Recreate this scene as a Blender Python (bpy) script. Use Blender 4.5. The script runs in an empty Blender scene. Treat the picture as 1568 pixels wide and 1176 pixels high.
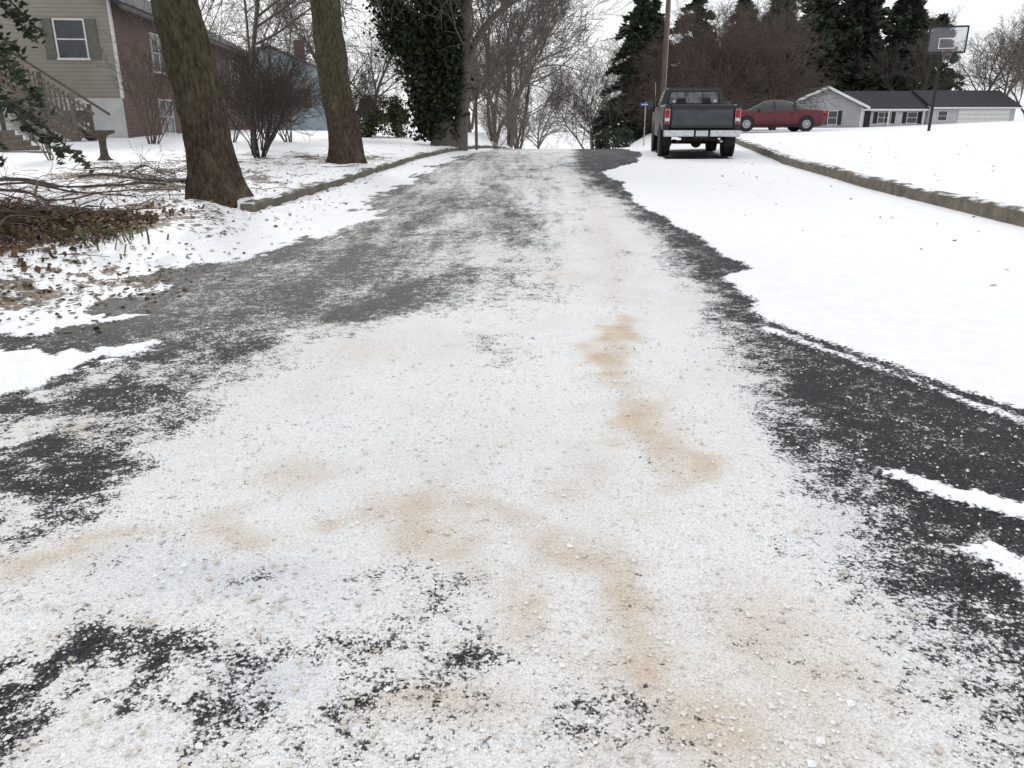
import bpy, math, bmesh
import numpy as np
from mathutils import Vector, Matrix
R=math.radians
scene=bpy.context.scene
COL=scene.collection

# ------------------------------------------------------------------ helpers
def hash2(ix,iy,seed):
    v=np.sin(ix*127.1+iy*311.7+seed*74.7)*43758.5453
    return v-np.floor(v)
def vnoise(x,y,seed=0):
    xi=np.floor(x); yi=np.floor(y); fx=x-xi; fy=y-yi
    fx=fx*fx*(3-2*fx); fy=fy*fy*(3-2*fy)
    a=hash2(xi,yi,seed); b=hash2(xi+1,yi,seed); c=hash2(xi,yi+1,seed); d=hash2(xi+1,yi+1,seed)
    return (a*(1-fx)+b*fx)*(1-fy)+(c*(1-fx)+d*fx)*fy
def fbm(x,y,seed=0,octv=4):
    s=0; a=.5; t=0
    for i in range(octv):
        s=s+a*vnoise(x*2**i,y*2**i,seed+i*3.3); t+=a; a*=.5
    return s/t
def sstep(a,b,x):
    t=np.clip((x-a)/(b-a),0,1); return t*t*(3-2*t)
def polydist(P,X,Y):
    best=np.full(X.shape,1e9)
    for (x0,y0),(x1,y1) in zip(P,P[1:]):
        dx,dy=x1-x0,y1-y0; L=dx*dx+dy*dy+1e-12
        t=np.clip(((X-x0)*dx+(Y-y0)*dy)/L,0,1)
        best=np.minimum(best,np.hypot(X-x0-t*dx,Y-y0-t*dy))
    return best
def inside(P,X,Y):
    r=np.zeros(X.shape,bool); n=len(P)
    for i in range(n):
        x0,y0=P[i]; x1,y1=P[(i+1)%n]
        if y0==y1: continue
        c=((Y<y0)!=(Y<y1))&(X<(x1-x0)*(Y-y0)/(y1-y0)+x0)
        r^=c
    return r
def sdist(P,X,Y):
    d=polydist(P+[P[0]],X,Y)
    return np.where(inside(P,X,Y),d,-d)

# ------------------------------------------------------------------ terrain
LK=[(-3.37,10.4),(-3.2,11.9),(-2.86,15.5),(-2.44,20.7),(-1.81,26.5),(-1.2,32),(-.3,40),(.8,50)]
RK=[(7.2,-6),(6.3,3),(5.91,9),(5.93,11),(6.0,13.5),(6.45,19),(8.2,29.2),(10.,38),(12,46)]
lk_y=[p[1] for p in LK]; lk_x=[p[0] for p in LK]
rk_y=[p[1] for p in RK]; rk_x=[p[0] for p in RK]
LB=[(-20,-3.6),(3,-3.5),(6.3,-3.3),(7.2,-2.75),(8.1,-2.7),(9.8,-3.0),(10.4,-3.37)]
def leftedge(Y):
    return np.interp(Y,[p[0] for p in LB]+lk_y[1:],[p[1] for p in LB]+lk_x[1:])
def rightedge(Y): return np.interp(Y,rk_y,rk_x)
def gz(X,Y):
    X=np.asarray(X,float); Y=np.asarray(Y,float)
    k=.0017
    zc=.027*Y-k*np.maximum(np.minimum(Y,45)-18,0)**2
    zc=zc-np.maximum(Y-45,0)*.09
    zs=np.interp(Y,[-40,0,20,29,40,60,85,120],[-1.0,0,.54,.74,.88,1.0,1.08,1.1])
    le=leftedge(Y); re=rightedge(Y)
    ax=.105*Y+.3
    tr=sstep(0,4.,X-ax)
    tl=sstep(-.3,2.5,le-X)
    t=np.maximum(tr,tl)
    z=zc*(1-t)+zs*t
    wl=np.where(Y>10.4,.12,.9)
    z=z+.12*sstep(.03,1,(le-X)/wl*1.0)*np.where(Y>45,0,1)
    z=z+.16*sstep(.03,.13,X-re)
    z=z+.03*np.clip(X-re,0,12)*np.interp(Y,[0,35,70],[1,1,.1])
    z=z+.012*np.clip(le-X,0,14)
    z=z+.75*sstep(34,56,X)*sstep(30,80,Y)
    far=np.maximum(np.hypot(X,Y)-125,0)
    z=z-.05*far
    return z
def G(x,y): return float(gz(x,y))

fine=list(np.arange(-7.0,8.4,.04))
r=[8.4]; st=.05
while r[-1]<1600: r.append(r[-1]+st); st*=1.085
l=[-7.0]; st=.05
while l[-1]>-1600: l.append(l[-1]-st); st*=1.085
xs=np.array(sorted(set(l[1:]))+fine+r)
ys=[-30,-15,-8,-4,-2,-1,-.4]+list(np.arange(0,.9,.2))+list(np.arange(.9,5,.025)); st=.03
while ys[-1]<1600:
    ys.append(ys[-1]+st); st=min(st*1.02,.3) if ys[-1]<50 else st*1.1
ys=np.array(ys)
XX,YY=np.meshgrid(xs,ys)
X=XX.ravel(); Y=YY.ravel()
Z=gz(X,Y)
# ---- plan-space cover maps -------------------------------------------------
n1=fbm(X*1.6,Y*1.1,1)-.5; n2=fbm(X*6,Y*5,5)-.5; n3=fbm(X*22,Y*20,9,3)-.5
m1=fbm(X*2.3+7,Y*2.3,61)-.5; m2=fbm(X*2.3+3,Y*2.3+9,67)-.5; m3=fbm(X*9+3,Y*9,71)-.5
le=leftedge(Y); re=rightedge(Y)
Lpoly=[(-30,6.0),(-3.3,6.1),(-2.95,6.72),(-2.34,7.18),(-2.14,8.08),(-1.83,9.78),(-2.2,11.1),(-2.33,11.6),(-2.0,14),(-1.82,16.57),(-1.62,18.4),(-1.42,20.73),(-.98,27.4),(-.5,34),(1.2,50),(1.2,1600),(-1600,1600),(-1600,6)]
P1=[(-30,2.6),(-2.75,3.2),(-2.42,3.6),(-2.25,4.1),(-2.13,4.42),(-2.4,4.3),(-2.9,4.3),(-30,4.2)]
P3=[(-30,4.45),(-3.0,4.5),(-2.6,4.9),(-2.3,5.18),(-2.75,5.12),(-2.95,5.3),(-2.62,5.86),(-3.0,6.0),(-3.3,6.2),(-30,6.3)]
Rpoly=[(4.37,34),(3.9,24),(3.05,19.8),(2.2,17.6),(1.85,16.57),(2.02,14.45),(1.86,11.48),(1.84,10.08),(1.97,8.74),(1.99,7.34),(2.08,6.66),(1.74,6.32),(1.72,5.53),(1.6,4.75),(1.9,4.1),(2.12,3.5),(2.32,3.1),(3.1,2.0),(5,.2),(9,-3),(1600,-3),(1600,1600),(6,1600),(5.2,60)]
S2=[(1.40,2.84),(1.56,2.73),(1.86,2.50),(2.8,1.9),(2.8,1.75),(1.76,2.33),(1.53,2.49),(1.43,2.68)]
S3=[(1.45,2.23),(1.58,2.21),(1.68,2.12),(2.5,1.6),(2.5,1.5),(1.53,1.98),(1.46,2.1)]
nearw=np.clip(Y/8,.3,1.3)
S=np.maximum.reduce([sdist(Lpoly,X,Y),sdist(P1,X,Y),sdist(P3,X,Y)])
S=np.maximum(S,sdist(Rpoly,X,Y))
fray=np.where(X<0,(n1*.6+n2*.6+n3*.30),(n1*.3+n3*.12+n2*.10))*nearw
Sd=S+fray
trk=[(1.62,5.0),(1.80,4.55),(2.0,4.12),(2.22,3.6),(2.45,3.15),(3.35,2.05),(5.5,.4)]
dt=polydist(trk,X,Y)
Sd=np.minimum(Sd,(dt-.022)*.8+n3*.04+n2*.04)
Sd=np.maximum(Sd,sdist(S2,X,Y)+n3*.09+n2*.07-.005); Sd=np.maximum(Sd,sdist(S3,X,Y)+n3*.13+n2*.11-.015)
tx=X-4.93-.11*(Y-21); 
bare_shade=sstep(0,.25,np.minimum(1.0-np.abs(tx)+n2*.3,np.minimum(Y-20.9,26.6-Y)))  # bare asphalt under the truck, its dark patch also painting in the truck's shade
Sd=np.where(bare_shade>.5,-.1,Sd)
Smask=sstep(-.05,.085,Sd)
Xw=X+m1*.40+m3*.16; Yw=Y+m2*.40+n2*.14
def g(cx,cy,rx,ry): return np.exp(-((Xw-cx)/rx)**2-((Yw-cy)/ry)**2)
def line(P,w): 
    d=polydist(P,Xw,Yw); return np.exp(-(d/w)**2)
xr=np.interp(Y,[1.3,3.7,5,6.7,9,12.3,17.5,28,34],[1.46,1.46,1.57,1.74,1.80,1.72,1.6,2.3,3.])
xl=np.interp(Y,[0,1.3,2.1,2.65,3.,3.7,4.3,4.9,5.6,7,9,12,17,28],[-1.9,-1.8,-1.75,-1.6,-1.5,-1.3,-1.15,-.85,-.4,.0,.3,.45,.5,1.])
xw=np.interp(Y,[1,4,6,10,20],[.32,.45,.8,.9,1.])
edge=xr-X+n1*.3+n2*.25
tR=sstep(-.15,np.interp(Y,[1,5,9],[.70,.55,.45]),edge)
band=sstep(-xw,xw*.8,X-xl+n1*.6+n2*.3)
streak=fbm(X*3.2+.3*n1,Y*.45,31)-.5
streak2=fbm(X*9,Y*.8,37)-.5
cross=fbm(X*2.5,Y*7,43)-.5
lowC=np.interp(Y,[0,3,5,8,12,20,30],[.28,.36,.50,.48,.52,.58,.62])
leftgray=lowC+streak*.40+n1*.3+streak2*.35+n2*.3+cross*.2
leftgray=leftgray*(.45+.55*sstep(-3.2,-1.3,X-np.interp(Y,[4,10,30],[.4,-.1,1.5])+n1*.6))
bandtop=np.interp(Y,[1,3,4.5,6,9,14,30],[.90,.97,.94,.82,.75,.71,.70])+n1*.28+n2*.32+streak*np.interp(Y,[2,8],[.08,.4])+streak2*np.interp(Y,[3,8],[.08,.35])+cross*np.interp(Y,[3,6],[.05,.25])
dark=.16+streak*.3+n2*.38
dark=dark+.28*sstep(.55,1.,np.sin(dt*62+n1*3))*sstep(4.6,3.6,Y)*sstep(1.5,1.8,X)*sstep(.0,.2,n1+.12)
C=(leftgray*(1-band)+bandtop*band)*tR+dark*(1-tR)
lowleft=sstep(.35,-.3,X+1.70+n1*.6)*sstep(4.9,3.4,Y)
C=C*(1-lowleft)+lowleft*(.38+n2*1.4+n1*.7+n3*.5)
arc=[(-1.3,1.45),(-1.15,1.62),(-.99,1.75),(-.80,1.76),(-.69,1.72),(-.55,1.80),(-.41,1.84),(-.25,1.88),(-.1,1.82),(-.02,1.72)]
C-=line(arc,.085)*(.24+n2*1.6)
C-=g(-.45,1.52,.5,.2)*(.20+n2*1.7)
C-=g(-1.15,1.45,.28,.24)*(.15+n2*2.2)
C-=g(-1.0,1.73,.14,.05)*.15
C-=g(-.25,1.87,.12,.05)*.36
C-=g(-.5,1.8,.16,.05)*.34
C-=g(-.07,1.66,.10,.06)*.28+g(.16,1.5,.16,.08)*.15
C-=g(-1.7,1.7,.2,.3)*.2
C-=g(0,1.35,2.,.35)*(.04+n2*.5)
C-=line([(-1.25,2.07),(-.9,2.02),(-.65,2.1),(-.35,2.08),(-.2,2.0)],.12)*(.18+n2*1.0)
C-=line([(-.2,4.62),(-.08,4.3),(-.0,4.1)],.14)*.28
C-=line([(-1.15,5.0),(-.8,5.4),(-.62,6.0),(-.5,6.6)],.25)*.32
C-=line([(-1.6,5.7),(-1.3,7),(-1.0,9),(-1.0,12)],.35)*.15
C-=line([(-.5,7.4),(-.4,10),(-.2,14)],.18)*.12
C+=line([(-.78,9.0),(-.68,9.9)],.22)*.25
rr_=np.hypot(X+.4+m1*.2,Y-.9)
arcs=sstep(1.0,1.2,rr_)*sstep(1.6,1.35,rr_)*sstep(2.6,2.,Y)
C-=arcs*(n2*.9)
C+=(n3*.36)
TN=.20+n1*.5+n2*.3
TN=np.maximum(TN,line([(.66,4.9),(.62,4.3),(.61,3.45),(.57,2.62)],.17)*(.64+n2*1.5))
TN=np.maximum(TN,line([(.95,7.),(1.2,12.3),(1.4,18)],.35)*.38)
TN=np.maximum(TN,line([(.75,5.5),(.95,7.)],.3)*.38)
TN=np.maximum(TN,line([(-1.9,2.02),(-1.6,2.13),(-1.26,2.27),(-.96,2.38)],.18)*(.48+n2*1.4))
TN=np.maximum(TN,line([(-.62,2.40),(-.3,2.5),(-.1,2.43),(.1,2.2),(.23,1.98),(.33,1.67),(.5,1.5),(.63,1.4)],.26)*(.50+n2*1.3))
TN=np.maximum(TN,g(-.93,2.75,.28,.22)*.55); TN=np.maximum(TN,g(-.6,2.33,.10,.05)*.7)
TN=np.maximum(TN,g(.6,1.6,.6,.55)*(.48+n2*.9)); TN=np.maximum(TN,g(-.2,1.5,.3,.14)*.6)
TN=np.maximum(TN,g(-1.85,3.2,.16,.2)*.6); TN=np.maximum(TN,g(.15,2.6,.9,.6)*(.34+n2*.8))
TN=np.maximum(TN,g(-.35,1.77,.14,.04)*.4)
C+=line([(.62,4.3),(.61,3.45),(.57,2.75)],.1)*(-.10+n2*.6)
cool=np.clip(g(-.9,2.05,.5,.14)*.9+g(-.65,1.62,.14,.10)*.9+g(-.3,2.9,.9,.8)*.15+g(1.2,2.6,.18,1.)*.5+.25*sstep(.7,.1,edge)+np.clip(n1,0,1)*.5,0,1)
grey=np.clip(sstep(.4,-.9,X-np.interp(Y,[3,12,30],[-.3,1.5,2.5]))*sstep(3.9,5.4,Y)*.95+n1*.3,0,1)*sstep(-.1,.3,edge)
lit=np.clip(g(-4.6,8.2,2.0,2.2)*1.+g(-3.2,5.6,1.0,.9)*.8+g(-4.9,12.5,2,2.)*.9+g(-6,17,4,3)*.75+g(-3.9,19.5,2,2)*.75+g(-7.5,14,1.5,5)*.5,0,1)
lit=lit*np.clip(.68+n1*2.2+n2,0,1)*np.clip(Smask,0,1)
lawn=np.clip(sstep(0,.4,le-X)+sstep(0,.4,X-re),0,1)
lum=np.where(X<0,1,.3)
Z=Z+Smask*(.013+.012*lawn+ (n2*.045+n3*.03)*lum*np.clip(1.3-Y/40,0,1)*(.35+.65*np.clip(sstep(0,.5,le+1.2-X),0,1))) + lawn*n1*.08*np.clip(1.2-Y/60,.0,1)
rg_=np.random.default_rng(17)
dents=[(rg_.uniform(-6.5,-2.4),rg_.uniform(6.5,16),.10) for _ in range(70)]+[(rg_.normal(4.2,.8),rg_.uniform(8,19),.11) for _ in range(26)]+[(rg_.uniform(6.6,8.2),rg_.uniform(8,24),.12) for _ in range(14)]
for dx_,dy_,rr in dents:
    sel=(np.abs(X-dx_)<.4)&(np.abs(Y-dy_)<.6)
    q=np.hypot((X[sel]-dx_)/rr,(Y[sel]-dy_)/(rr*1.5))
    Z[sel]-=Smask[sel]*(.038*np.exp(-q**4)-.012*np.exp(-((q-1.35)/.3)**2))
Z=Z+(1-Smask)*(n3*.012*np.clip(C,0,1)+n2*.006)*np.where(Y<20,1,0)
rows,cols=len(ys),len(xs)
Zg2=Z.reshape(rows,cols)
def zat(x,y):
    ci=np.clip(np.searchsorted(xs,x),1,cols-1); ri=np.clip(np.searchsorted(ys,y),1,rows-1)
    return np.maximum(Zg2[ri,ci],Zg2[ri-1,ci-1])
idx=np.arange(rows*cols).reshape(rows,cols)
Fq=np.stack([idx[:-1,:-1],idx[:-1,1:],idx[1:,1:],idx[1:,:-1]],-1).reshape(-1,4)
fx=X[Fq].mean(1); fy=Y[Fq].mean(1)
isroad=(fx>leftedge(fy))&(fx<rightedge(fy))&(fy<120)

def make_mesh(name,V,F,cols=None,mats=(),midx=None,smooth=True,col=COL):
    V=np.asarray(V,np.float32)
    me=bpy.data.meshes.new(name)
    if isinstance(F,np.ndarray):
        nf,k=F.shape
        me.vertices.add(len(V)); me.vertices.foreach_set('co',V.ravel())
        me.loops.add(nf*k); me.loops.foreach_set('vertex_index',F.astype(np.int32).ravel())
        me.polygons.add(nf); me.polygons.foreach_set('loop_start',np.arange(0,nf*k,k,dtype=np.int32))
        me.update(calc_edges=True)
    else:
        me.from_pydata(V.tolist(),[],F); me.update()
    if cols:
        for nm,arr in cols.items():
            a=me.color_attributes.new(nm,'FLOAT_COLOR','POINT')
            a.data.foreach_set('color',np.asarray(arr,np.float32).ravel())
    for m in mats: me.materials.append(m)
    if midx is not None: me.polygons.foreach_set('material_index',np.asarray(midx,np.int32))
    me.polygons.foreach_set('use_smooth',np.full(len(me.polygons),smooth))
    me.validate()
    ob=bpy.data.objects.new(name,me)
    if col: col.objects.link(ob)
    return ob

# ------------------------------------------------------------------ materials
def newmat(name):
    m=bpy.data.materials.new(name); m.use_nodes=True
    nt=m.node_tree; b=nt.nodes['Principled BSDF']
    return m,nt,b
def N(nt,t,**kw):
    n=nt.nodes.new(t)
    for k,v in kw.items(): setattr(n,k,v)
    return n
def math_(nt,op,a,b=None,c=None,clamp=False):
    n=N(nt,'ShaderNodeMath',operation=op); n.use_clamp=clamp
    for i,v in enumerate((a,b,c)):
        if v is None: continue
        if isinstance(v,(int,float)): n.inputs[i].default_value=v
        else: nt.links.new(v,n.inputs[i])
    return n.outputs[0]
def mix_(nt,f,a,b):
    n=N(nt,'ShaderNodeMix',data_type='RGBA')
    for s,v in ((n.inputs[0],f),(n.inputs[6],a),(n.inputs[7],b)):
        if isinstance(v,(int,float)): s.default_value=v
        elif isinstance(v,tuple): s.default_value=(*v,1)
        else: nt.links.new(v,s)
    return n.outputs[2]
def noise_(nt,co,scale,detail=3,rough=.55,out='Fac'):
    n=N(nt,'ShaderNodeTexNoise'); n.inputs['Scale'].default_value=scale
    n.inputs['Detail'].default_value=detail; n.inputs['Roughness'].default_value=rough
    nt.links.new(co,n.inputs['Vector']); return n.outputs[out]
def ramp01(nt,v,a,b):
    n=N(nt,'ShaderNodeMapRange'); n.interpolation_type='SMOOTHSTEP'
    for i,q in ((0,v),(1,a),(2,b)):
        if isinstance(q,(int,float)): n.inputs[i].default_value=q
        else: nt.links.new(q,n.inputs[i])
    return n.outputs[0]
def simple(name,c1,c2=None,scale=8,rough=.7,bump=0,spec=.3,metal=0,stretch=None,detail=3):
    m,nt,b=newmat(name)
    c2=c2 or tuple(x*.75 for x in c1)
    tc=N(nt,'ShaderNodeTexCoord'); co=tc.outputs['Object']
    if stretch:
        mp=N(nt,'ShaderNodeMapping'); mp.inputs['Scale'].default_value=stretch
        nt.links.new(co,mp.inputs[0]); co=mp.outputs[0]
    f=noise_(nt,co,scale,detail,.6)
    f2=ramp01(nt,f,.32,.68)
    nt.links.new(mix_(nt,f2,c1,c2),b.inputs['Base Color'])
    b.inputs['Roughness'].default_value=rough; b.inputs['Specular IOR Level'].default_value=spec
    b.inputs['Metallic'].default_value=metal
    if bump:
        bp=N(nt,'ShaderNodeBump'); bp.inputs['Strength'].default_value=1; bp.inputs['Distance'].default_value=bump
        nt.links.new(f,bp.inputs['Height']); nt.links.new(bp.outputs[0],b.inputs['Normal'])
    return m

def ground_material():
    m,nt,b=newmat('snow_salt_asphalt')
    co=N(nt,'ShaderNodeTexCoord').outputs['Object']
    a1=N(nt,'ShaderNodeVertexColor',layer_name='Mask'); s1=N(nt,'ShaderNodeSeparateColor'); nt.links.new(a1.outputs[0],s1.inputs[0])
    a2=N(nt,'ShaderNodeVertexColor',layer_name='Mask2'); s2=N(nt,'ShaderNodeSeparateColor'); nt.links.new(a2.outputs[0],s2.inputs[0])
    Sv,Cv,Tv=s1.outputs[0],s1.outputs[1],s1.outputs[2]
    Lv,Gv,Kv=s2.outputs[0],s2.outputs[1],s2.outputs[2]
    fine=noise_(nt,co,62,3,.75); mid=noise_(nt,co,19,2,.6)
    vo=N(nt,'ShaderNodeTexVoronoi'); vo.inputs['Scale'].default_value=120; nt.links.new(co,vo.inputs['Vector'])
    vs=N(nt,'ShaderNodeSeparateColor'); nt.links.new(vo.outputs['Color'],vs.inputs[0]); rnd=vs.outputs[0]; dist=vo.outputs['Distance']
    mix=math_(nt,'ADD',math_(nt,'MULTIPLY',fine,.6),math_(nt,'MULTIPLY',mid,.4))
    u=math_(nt,'ADD',math_(nt,'MULTIPLY',math_(nt,'SUBTRACT',mix,.5),3.5),.5)
    u=math_(nt,'ADD',math_(nt,'MULTIPLY',u,.60),math_(nt,'MULTIPLY',rnd,.40))
    cov=ramp01(nt,math_(nt,'SUBTRACT',Cv,u),-.15,.13)
    ag=math_(nt,'POWER',rnd,2.5)
    asph=mix_(nt,ag,(.010,.011,.013),(.055,.057,.061))
    asph=mix_(nt,Gv,asph,mix_(nt,ag,(.070,.068,.064),(.20,.195,.185)))
    salt=mix_(nt,ramp01(nt,Tv,0.05,1.0),(.95,.95,.95),(.70,.56,.41))
    salt=mix_(nt,math_(nt,'MULTIPLY',Kv,.6),salt,(.64,.69,.75))
    grain_shade=math_(nt,'MULTIPLY',ramp01(nt,fine,.50,.34),.55)  # small shadows of the grains, painted into the salt colour as specks
    bord=math_(nt,'MULTIPLY',ramp01(nt,dist,.42,.80),.42)
    dk=math_(nt,'MAXIMUM',grain_shade,bord)
    salt2=mix_(nt,dk,salt,mix_(nt,.4,salt,(.10,.10,.10)))
    base=mix_(nt,cov,asph,salt2)
    sn=noise_(nt,co,45,2,.6)
    sfac=ramp01(nt,math_(nt,'ADD',Sv,math_(nt,'MULTIPLY',math_(nt,'SUBTRACT',sn,.5),1.5)),.36,.64)
    ln=noise_(nt,co,9,4,.75)
    base=mix_(nt,sfac,base,mix_(nt,ramp01(nt,ln,.35,.6),(.85,.865,.895),(.91,.915,.93)))
    lf=ramp01(nt,math_(nt,'SUBTRACT',math_(nt,'MULTIPLY',Lv,.68),ln),-.10,.02)
    litc=mix_(nt,rnd,(.045,.035,.025),(.18,.125,.075))
    base=mix_(nt,lf,base,litc)
    nt.links.new(base,b.inputs['Base Color'])
    rg=math_(nt,'ADD',math_(nt,'MULTIPLY',cov,.3),.55,clamp=True)
    nt.links.new(rg,b.inputs['Roughness']); b.inputs['Specular IOR Level'].default_value=.15
    h=math_(nt,'ADD',math_(nt,'MULTIPLY',cov,.9),math_(nt,'SUBTRACT',math_(nt,'MULTIPLY',fine,1.5),math_(nt,'MULTIPLY',dist,.8)))
    hs=math_(nt,'ADD',math_(nt,'MULTIPLY',ln,2.2),math_(nt,'MULTIPLY',sn,.5))
    hm=N(nt,'ShaderNodeMix',data_type='FLOAT'); nt.links.new(sfac,hm.inputs[0]); nt.links.new(h,hm.inputs[2]); nt.links.new(hs,hm.inputs[3])
    bp=N(nt,'ShaderNodeBump'); bp.inputs['Strength'].default_value=1; bp.inputs['Distance'].default_value=.007
    nt.links.new(hm.outputs[0],bp.inputs['Height']); nt.links.new(bp.outputs[0],b.inputs['Normal'])
    return m
MG=ground_material()
one=np.ones_like(X)
M1=np.stack([Smask,np.clip(C,0,1.2),np.clip(TN,0,1),one],-1); M2=np.stack([lit,grey,cool,one],-1)
V=np.stack([X,Y,Z],-1)
for nm,sel in (('road',isroad),('ground',~isroad)):
    F=Fq[sel]; used=np.unique(F); mp=np.zeros(len(X),int); mp[used]=np.arange(len(used))
    make_mesh(nm,V[used],mp[F],{'Mask':M1[used],'Mask2':M2[used]},[MG])

def kerb_mat():
    m,nt,b=newmat('kerb_concrete')
    tc=N(nt,'ShaderNodeTexCoord'); co=tc.outputs['Object']
    f=ramp01(nt,noise_(nt,co,6,5,.65),.3,.7)
    c=mix_(nt,f,(.17,.145,.11),(.085,.075,.058))
    ge=N(nt,'ShaderNodeNewGeometry'); sp=N(nt,'ShaderNodeSeparateXYZ'); nt.links.new(ge.outputs['Normal'],sp.inputs[0])
    up=math_(nt,'MULTIPLY',ramp01(nt,sp.outputs[2],.5,.9),ramp01(nt,noise_(nt,co,2.5,4,.6),.42,.56))
    nt.links.new(mix_(nt,up,c,(.86,.88,.9)),b.inputs['Base Color']); b.inputs['Roughness'].default_value=.9
    bp=N(nt,'ShaderNodeBump'); bp.inputs['Distance'].default_value=.02; nt.links.new(noise_(nt,co,18,3,.6),bp.inputs['Height']); nt.links.new(bp.outputs[0],b.inputs['Normal'])
    return m
MK=kerb_mat()
def kerb(P,side,h,name,y0,y1):
    yy=np.arange(y0,y1,.15); xx=np.interp(yy,[p[1] for p in P],[p[0] for p in P])
    prof=[(0,-.2),(0,h*.86),(.02,h*.97),(.04,h),(.15,h),(.18,h*.95),(.18,-.2)]
    rk=np.random.default_rng(int(h*1000)); V=[];F=[]
    for i,(x,y) in enumerate(zip(xx,yy)):
        z=G(x-side*.05,y)+.01+.010*math.sin(y*2.1)
        tilt=.01*math.sin(y*1.3)
        gap=-.02 if i%20==0 else 0
        for (a,b) in prof: V.append((x+side*(a+tilt-gap*.6)+rk.normal(0,.003),y,z+b+(gap+rk.normal(0,.004) if b>0 else 0)))
    n=len(prof)
    for i in range(len(yy)-1):
        for j in range(n-1):
            q=(i*n+j,i*n+j+1,(i+1)*n+j+1,(i+1)*n+j)
            F.append(q if side<0 else q[::-1])
    F.append(tuple(range(n)))
    make_mesh(name,V,F,None,[MK],smooth=False)
kerb(LK,-1,.13,'kerb',10.3,44); kerb(RK,1,.19,'kerb.001',-3,45)

# ------------------------------------------------------------------ tubes / trees
class Tubes:
    def __init__(s): s.V=[];s.F=[];s.n=0
    def add(s,pts,rad,sides=4):
        pts=np.asarray(pts,float); rad=np.asarray(rad,float); n=len(pts)
        t=np.gradient(pts,axis=0); t/=np.linalg.norm(t,axis=1)[:,None]+1e-9
        ref=np.array([0,0,1.]) if abs(t[0,2])<.9 else np.array([1.,0,0])
        u=np.cross(t,ref); u/=np.linalg.norm(u,axis=1)[:,None]+1e-9
        w=np.cross(t,u); a=np.arange(sides)*2*math.pi/sides
        ring=pts[:,None,:]+rad[:,None,None]*(np.cos(a)[None,:,None]*u[:,None,:]+np.sin(a)[None,:,None]*w[:,None,:])
        s.V.append(ring.reshape(-1,3))
        i=np.arange(n-1)[:,None]*sides; j=np.arange(sides)[None,:]; k=(j+1)%sides
        F=np.stack([i+j,i+k,i+k+sides,i+j+sides],-1).reshape(-1,4)+s.n
        s.F.append(F); s.n+=n*sides
    def obj(s,name,mat,col=COL):
        return make_mesh(name,np.concatenate(s.V),np.concatenate(s.F),None,[mat],col=col)
def norm(v): return v/(np.linalg.norm(v)+1e-9)
def grow(T,rng,p,d,L,r,lev,nch,wan=.13,trop=.04,rmin=.006,spread=(.45,1.0),ratio=(.42,.72),start=.25):
    n=4 if lev>=2 else 8
    if L<.25: n=2
    pts=[p];ds=[d];rr=[r]
    for i in range(n):
        d=norm(d+rng.normal(0,wan,3)+np.array([0,0,trop])); p=p+d*L/n
        pts.append(p);ds.append(d);rr.append(max(r*(1-.72*(i+1)/n),rmin))
    T.add(pts,rr,8 if r>.08 else (5 if r>.03 else 3))
    if lev<len(nch):
        for j in range(nch[lev]):
            t=start+(1-start)*((j+rng.random())/nch[lev]); f=t*n; i=min(int(f),n-1); f-=i
            b=pts[i]*(1-f)+pts[i+1]*f; dd=ds[i+1]
            q=rng.normal(0,1,3); q=norm(q-dd*np.dot(q,dd)); a=rng.uniform(*spread)
            cd=norm(dd*math.cos(a)+q*math.sin(a))
            grow(T,rng,b,cd,L*rng.uniform(*ratio)*(1.15-.5*t),max((rr[i]*(1-f)+rr[i+1]*f)*.62,rmin),lev+1,nch,wan,trop,rmin,spread,ratio,.15)
bark=simple('bark_grey',(.15,.13,.11),(.08,.07,.06),20,.9,.01)
barkd=simple('bark_dark_twigs',(.085,.065,.055),(.045,.035,.03),20,.9)
barkr=simple('bark_brown_twigs',(.14,.10,.08),(.07,.053,.045),20,.9)
barkp=simple('bark_pale_twigs',(.24,.21,.18),(.13,.11,.095),20,.9)

def place(ob,x,y,s=1,rz=0,dz=-.05):
    ob.location=(x,y,G(x,y)+dz); ob.scale=(s,s,s); ob.rotation_euler=(0,0,rz); return ob
def inst(ob,x,y,s=1,rz=0,name=None,dz=-.05):
    o=bpy.data.objects.new(name or ob.name,ob.data); COL.objects.link(o); return place(o,x,y,s,rz,dz)

def trunk_mat():
    m,nt,b=newmat('sycamore_bark')
    co=N(nt,'ShaderNodeTexCoord').outputs['Object']
    mp=N(nt,'ShaderNodeMapping'); mp.inputs['Scale'].default_value=(1,1,.38); nt.links.new(co,mp.inputs[0])
    c2=mp.outputs[0]
    f=noise_(nt,c2,26,6,.68); f3=noise_(nt,c2,4,4,.65)
    ge=N(nt,'ShaderNodeSeparateXYZ'); nt.links.new(co,ge.inputs[0])
    hgt=ramp01(nt,math_(nt,'ADD',ge.outputs[2],math_(nt,'MULTIPLY',f3,2.0)),1.4,3.4)
    low=mix_(nt,ramp01(nt,f,.28,.75),(.026,.019,.014),(.12,.086,.062))
    hi=mix_(nt,ramp01(nt,f,.28,.75),(.034,.031,.019),(.12,.105,.066))
    c=mix_(nt,hgt,low,hi)
    c=mix_(nt,math_(nt,'MULTIPLY',ramp01(nt,f3,.55,.72),.45),c,(.18,.165,.11))
    c=mix_(nt,math_(nt,'MULTIPLY',ramp01(nt,f3,.44,.30),.5),c,(.03,.026,.018))
    nt.links.new(c,b.inputs['Base Color']); b.inputs['Roughness'].default_value=.95; b.inputs['Specular IOR Level'].default_value=.1
    bp=N(nt,'ShaderNodeBump'); bp.inputs['Distance'].default_value=.04; nt.links.new(f,bp.inputs['Height']); nt.links.new(bp.outputs[0],b.inputs['Normal'])
    return m
MT=trunk_mat()
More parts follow.
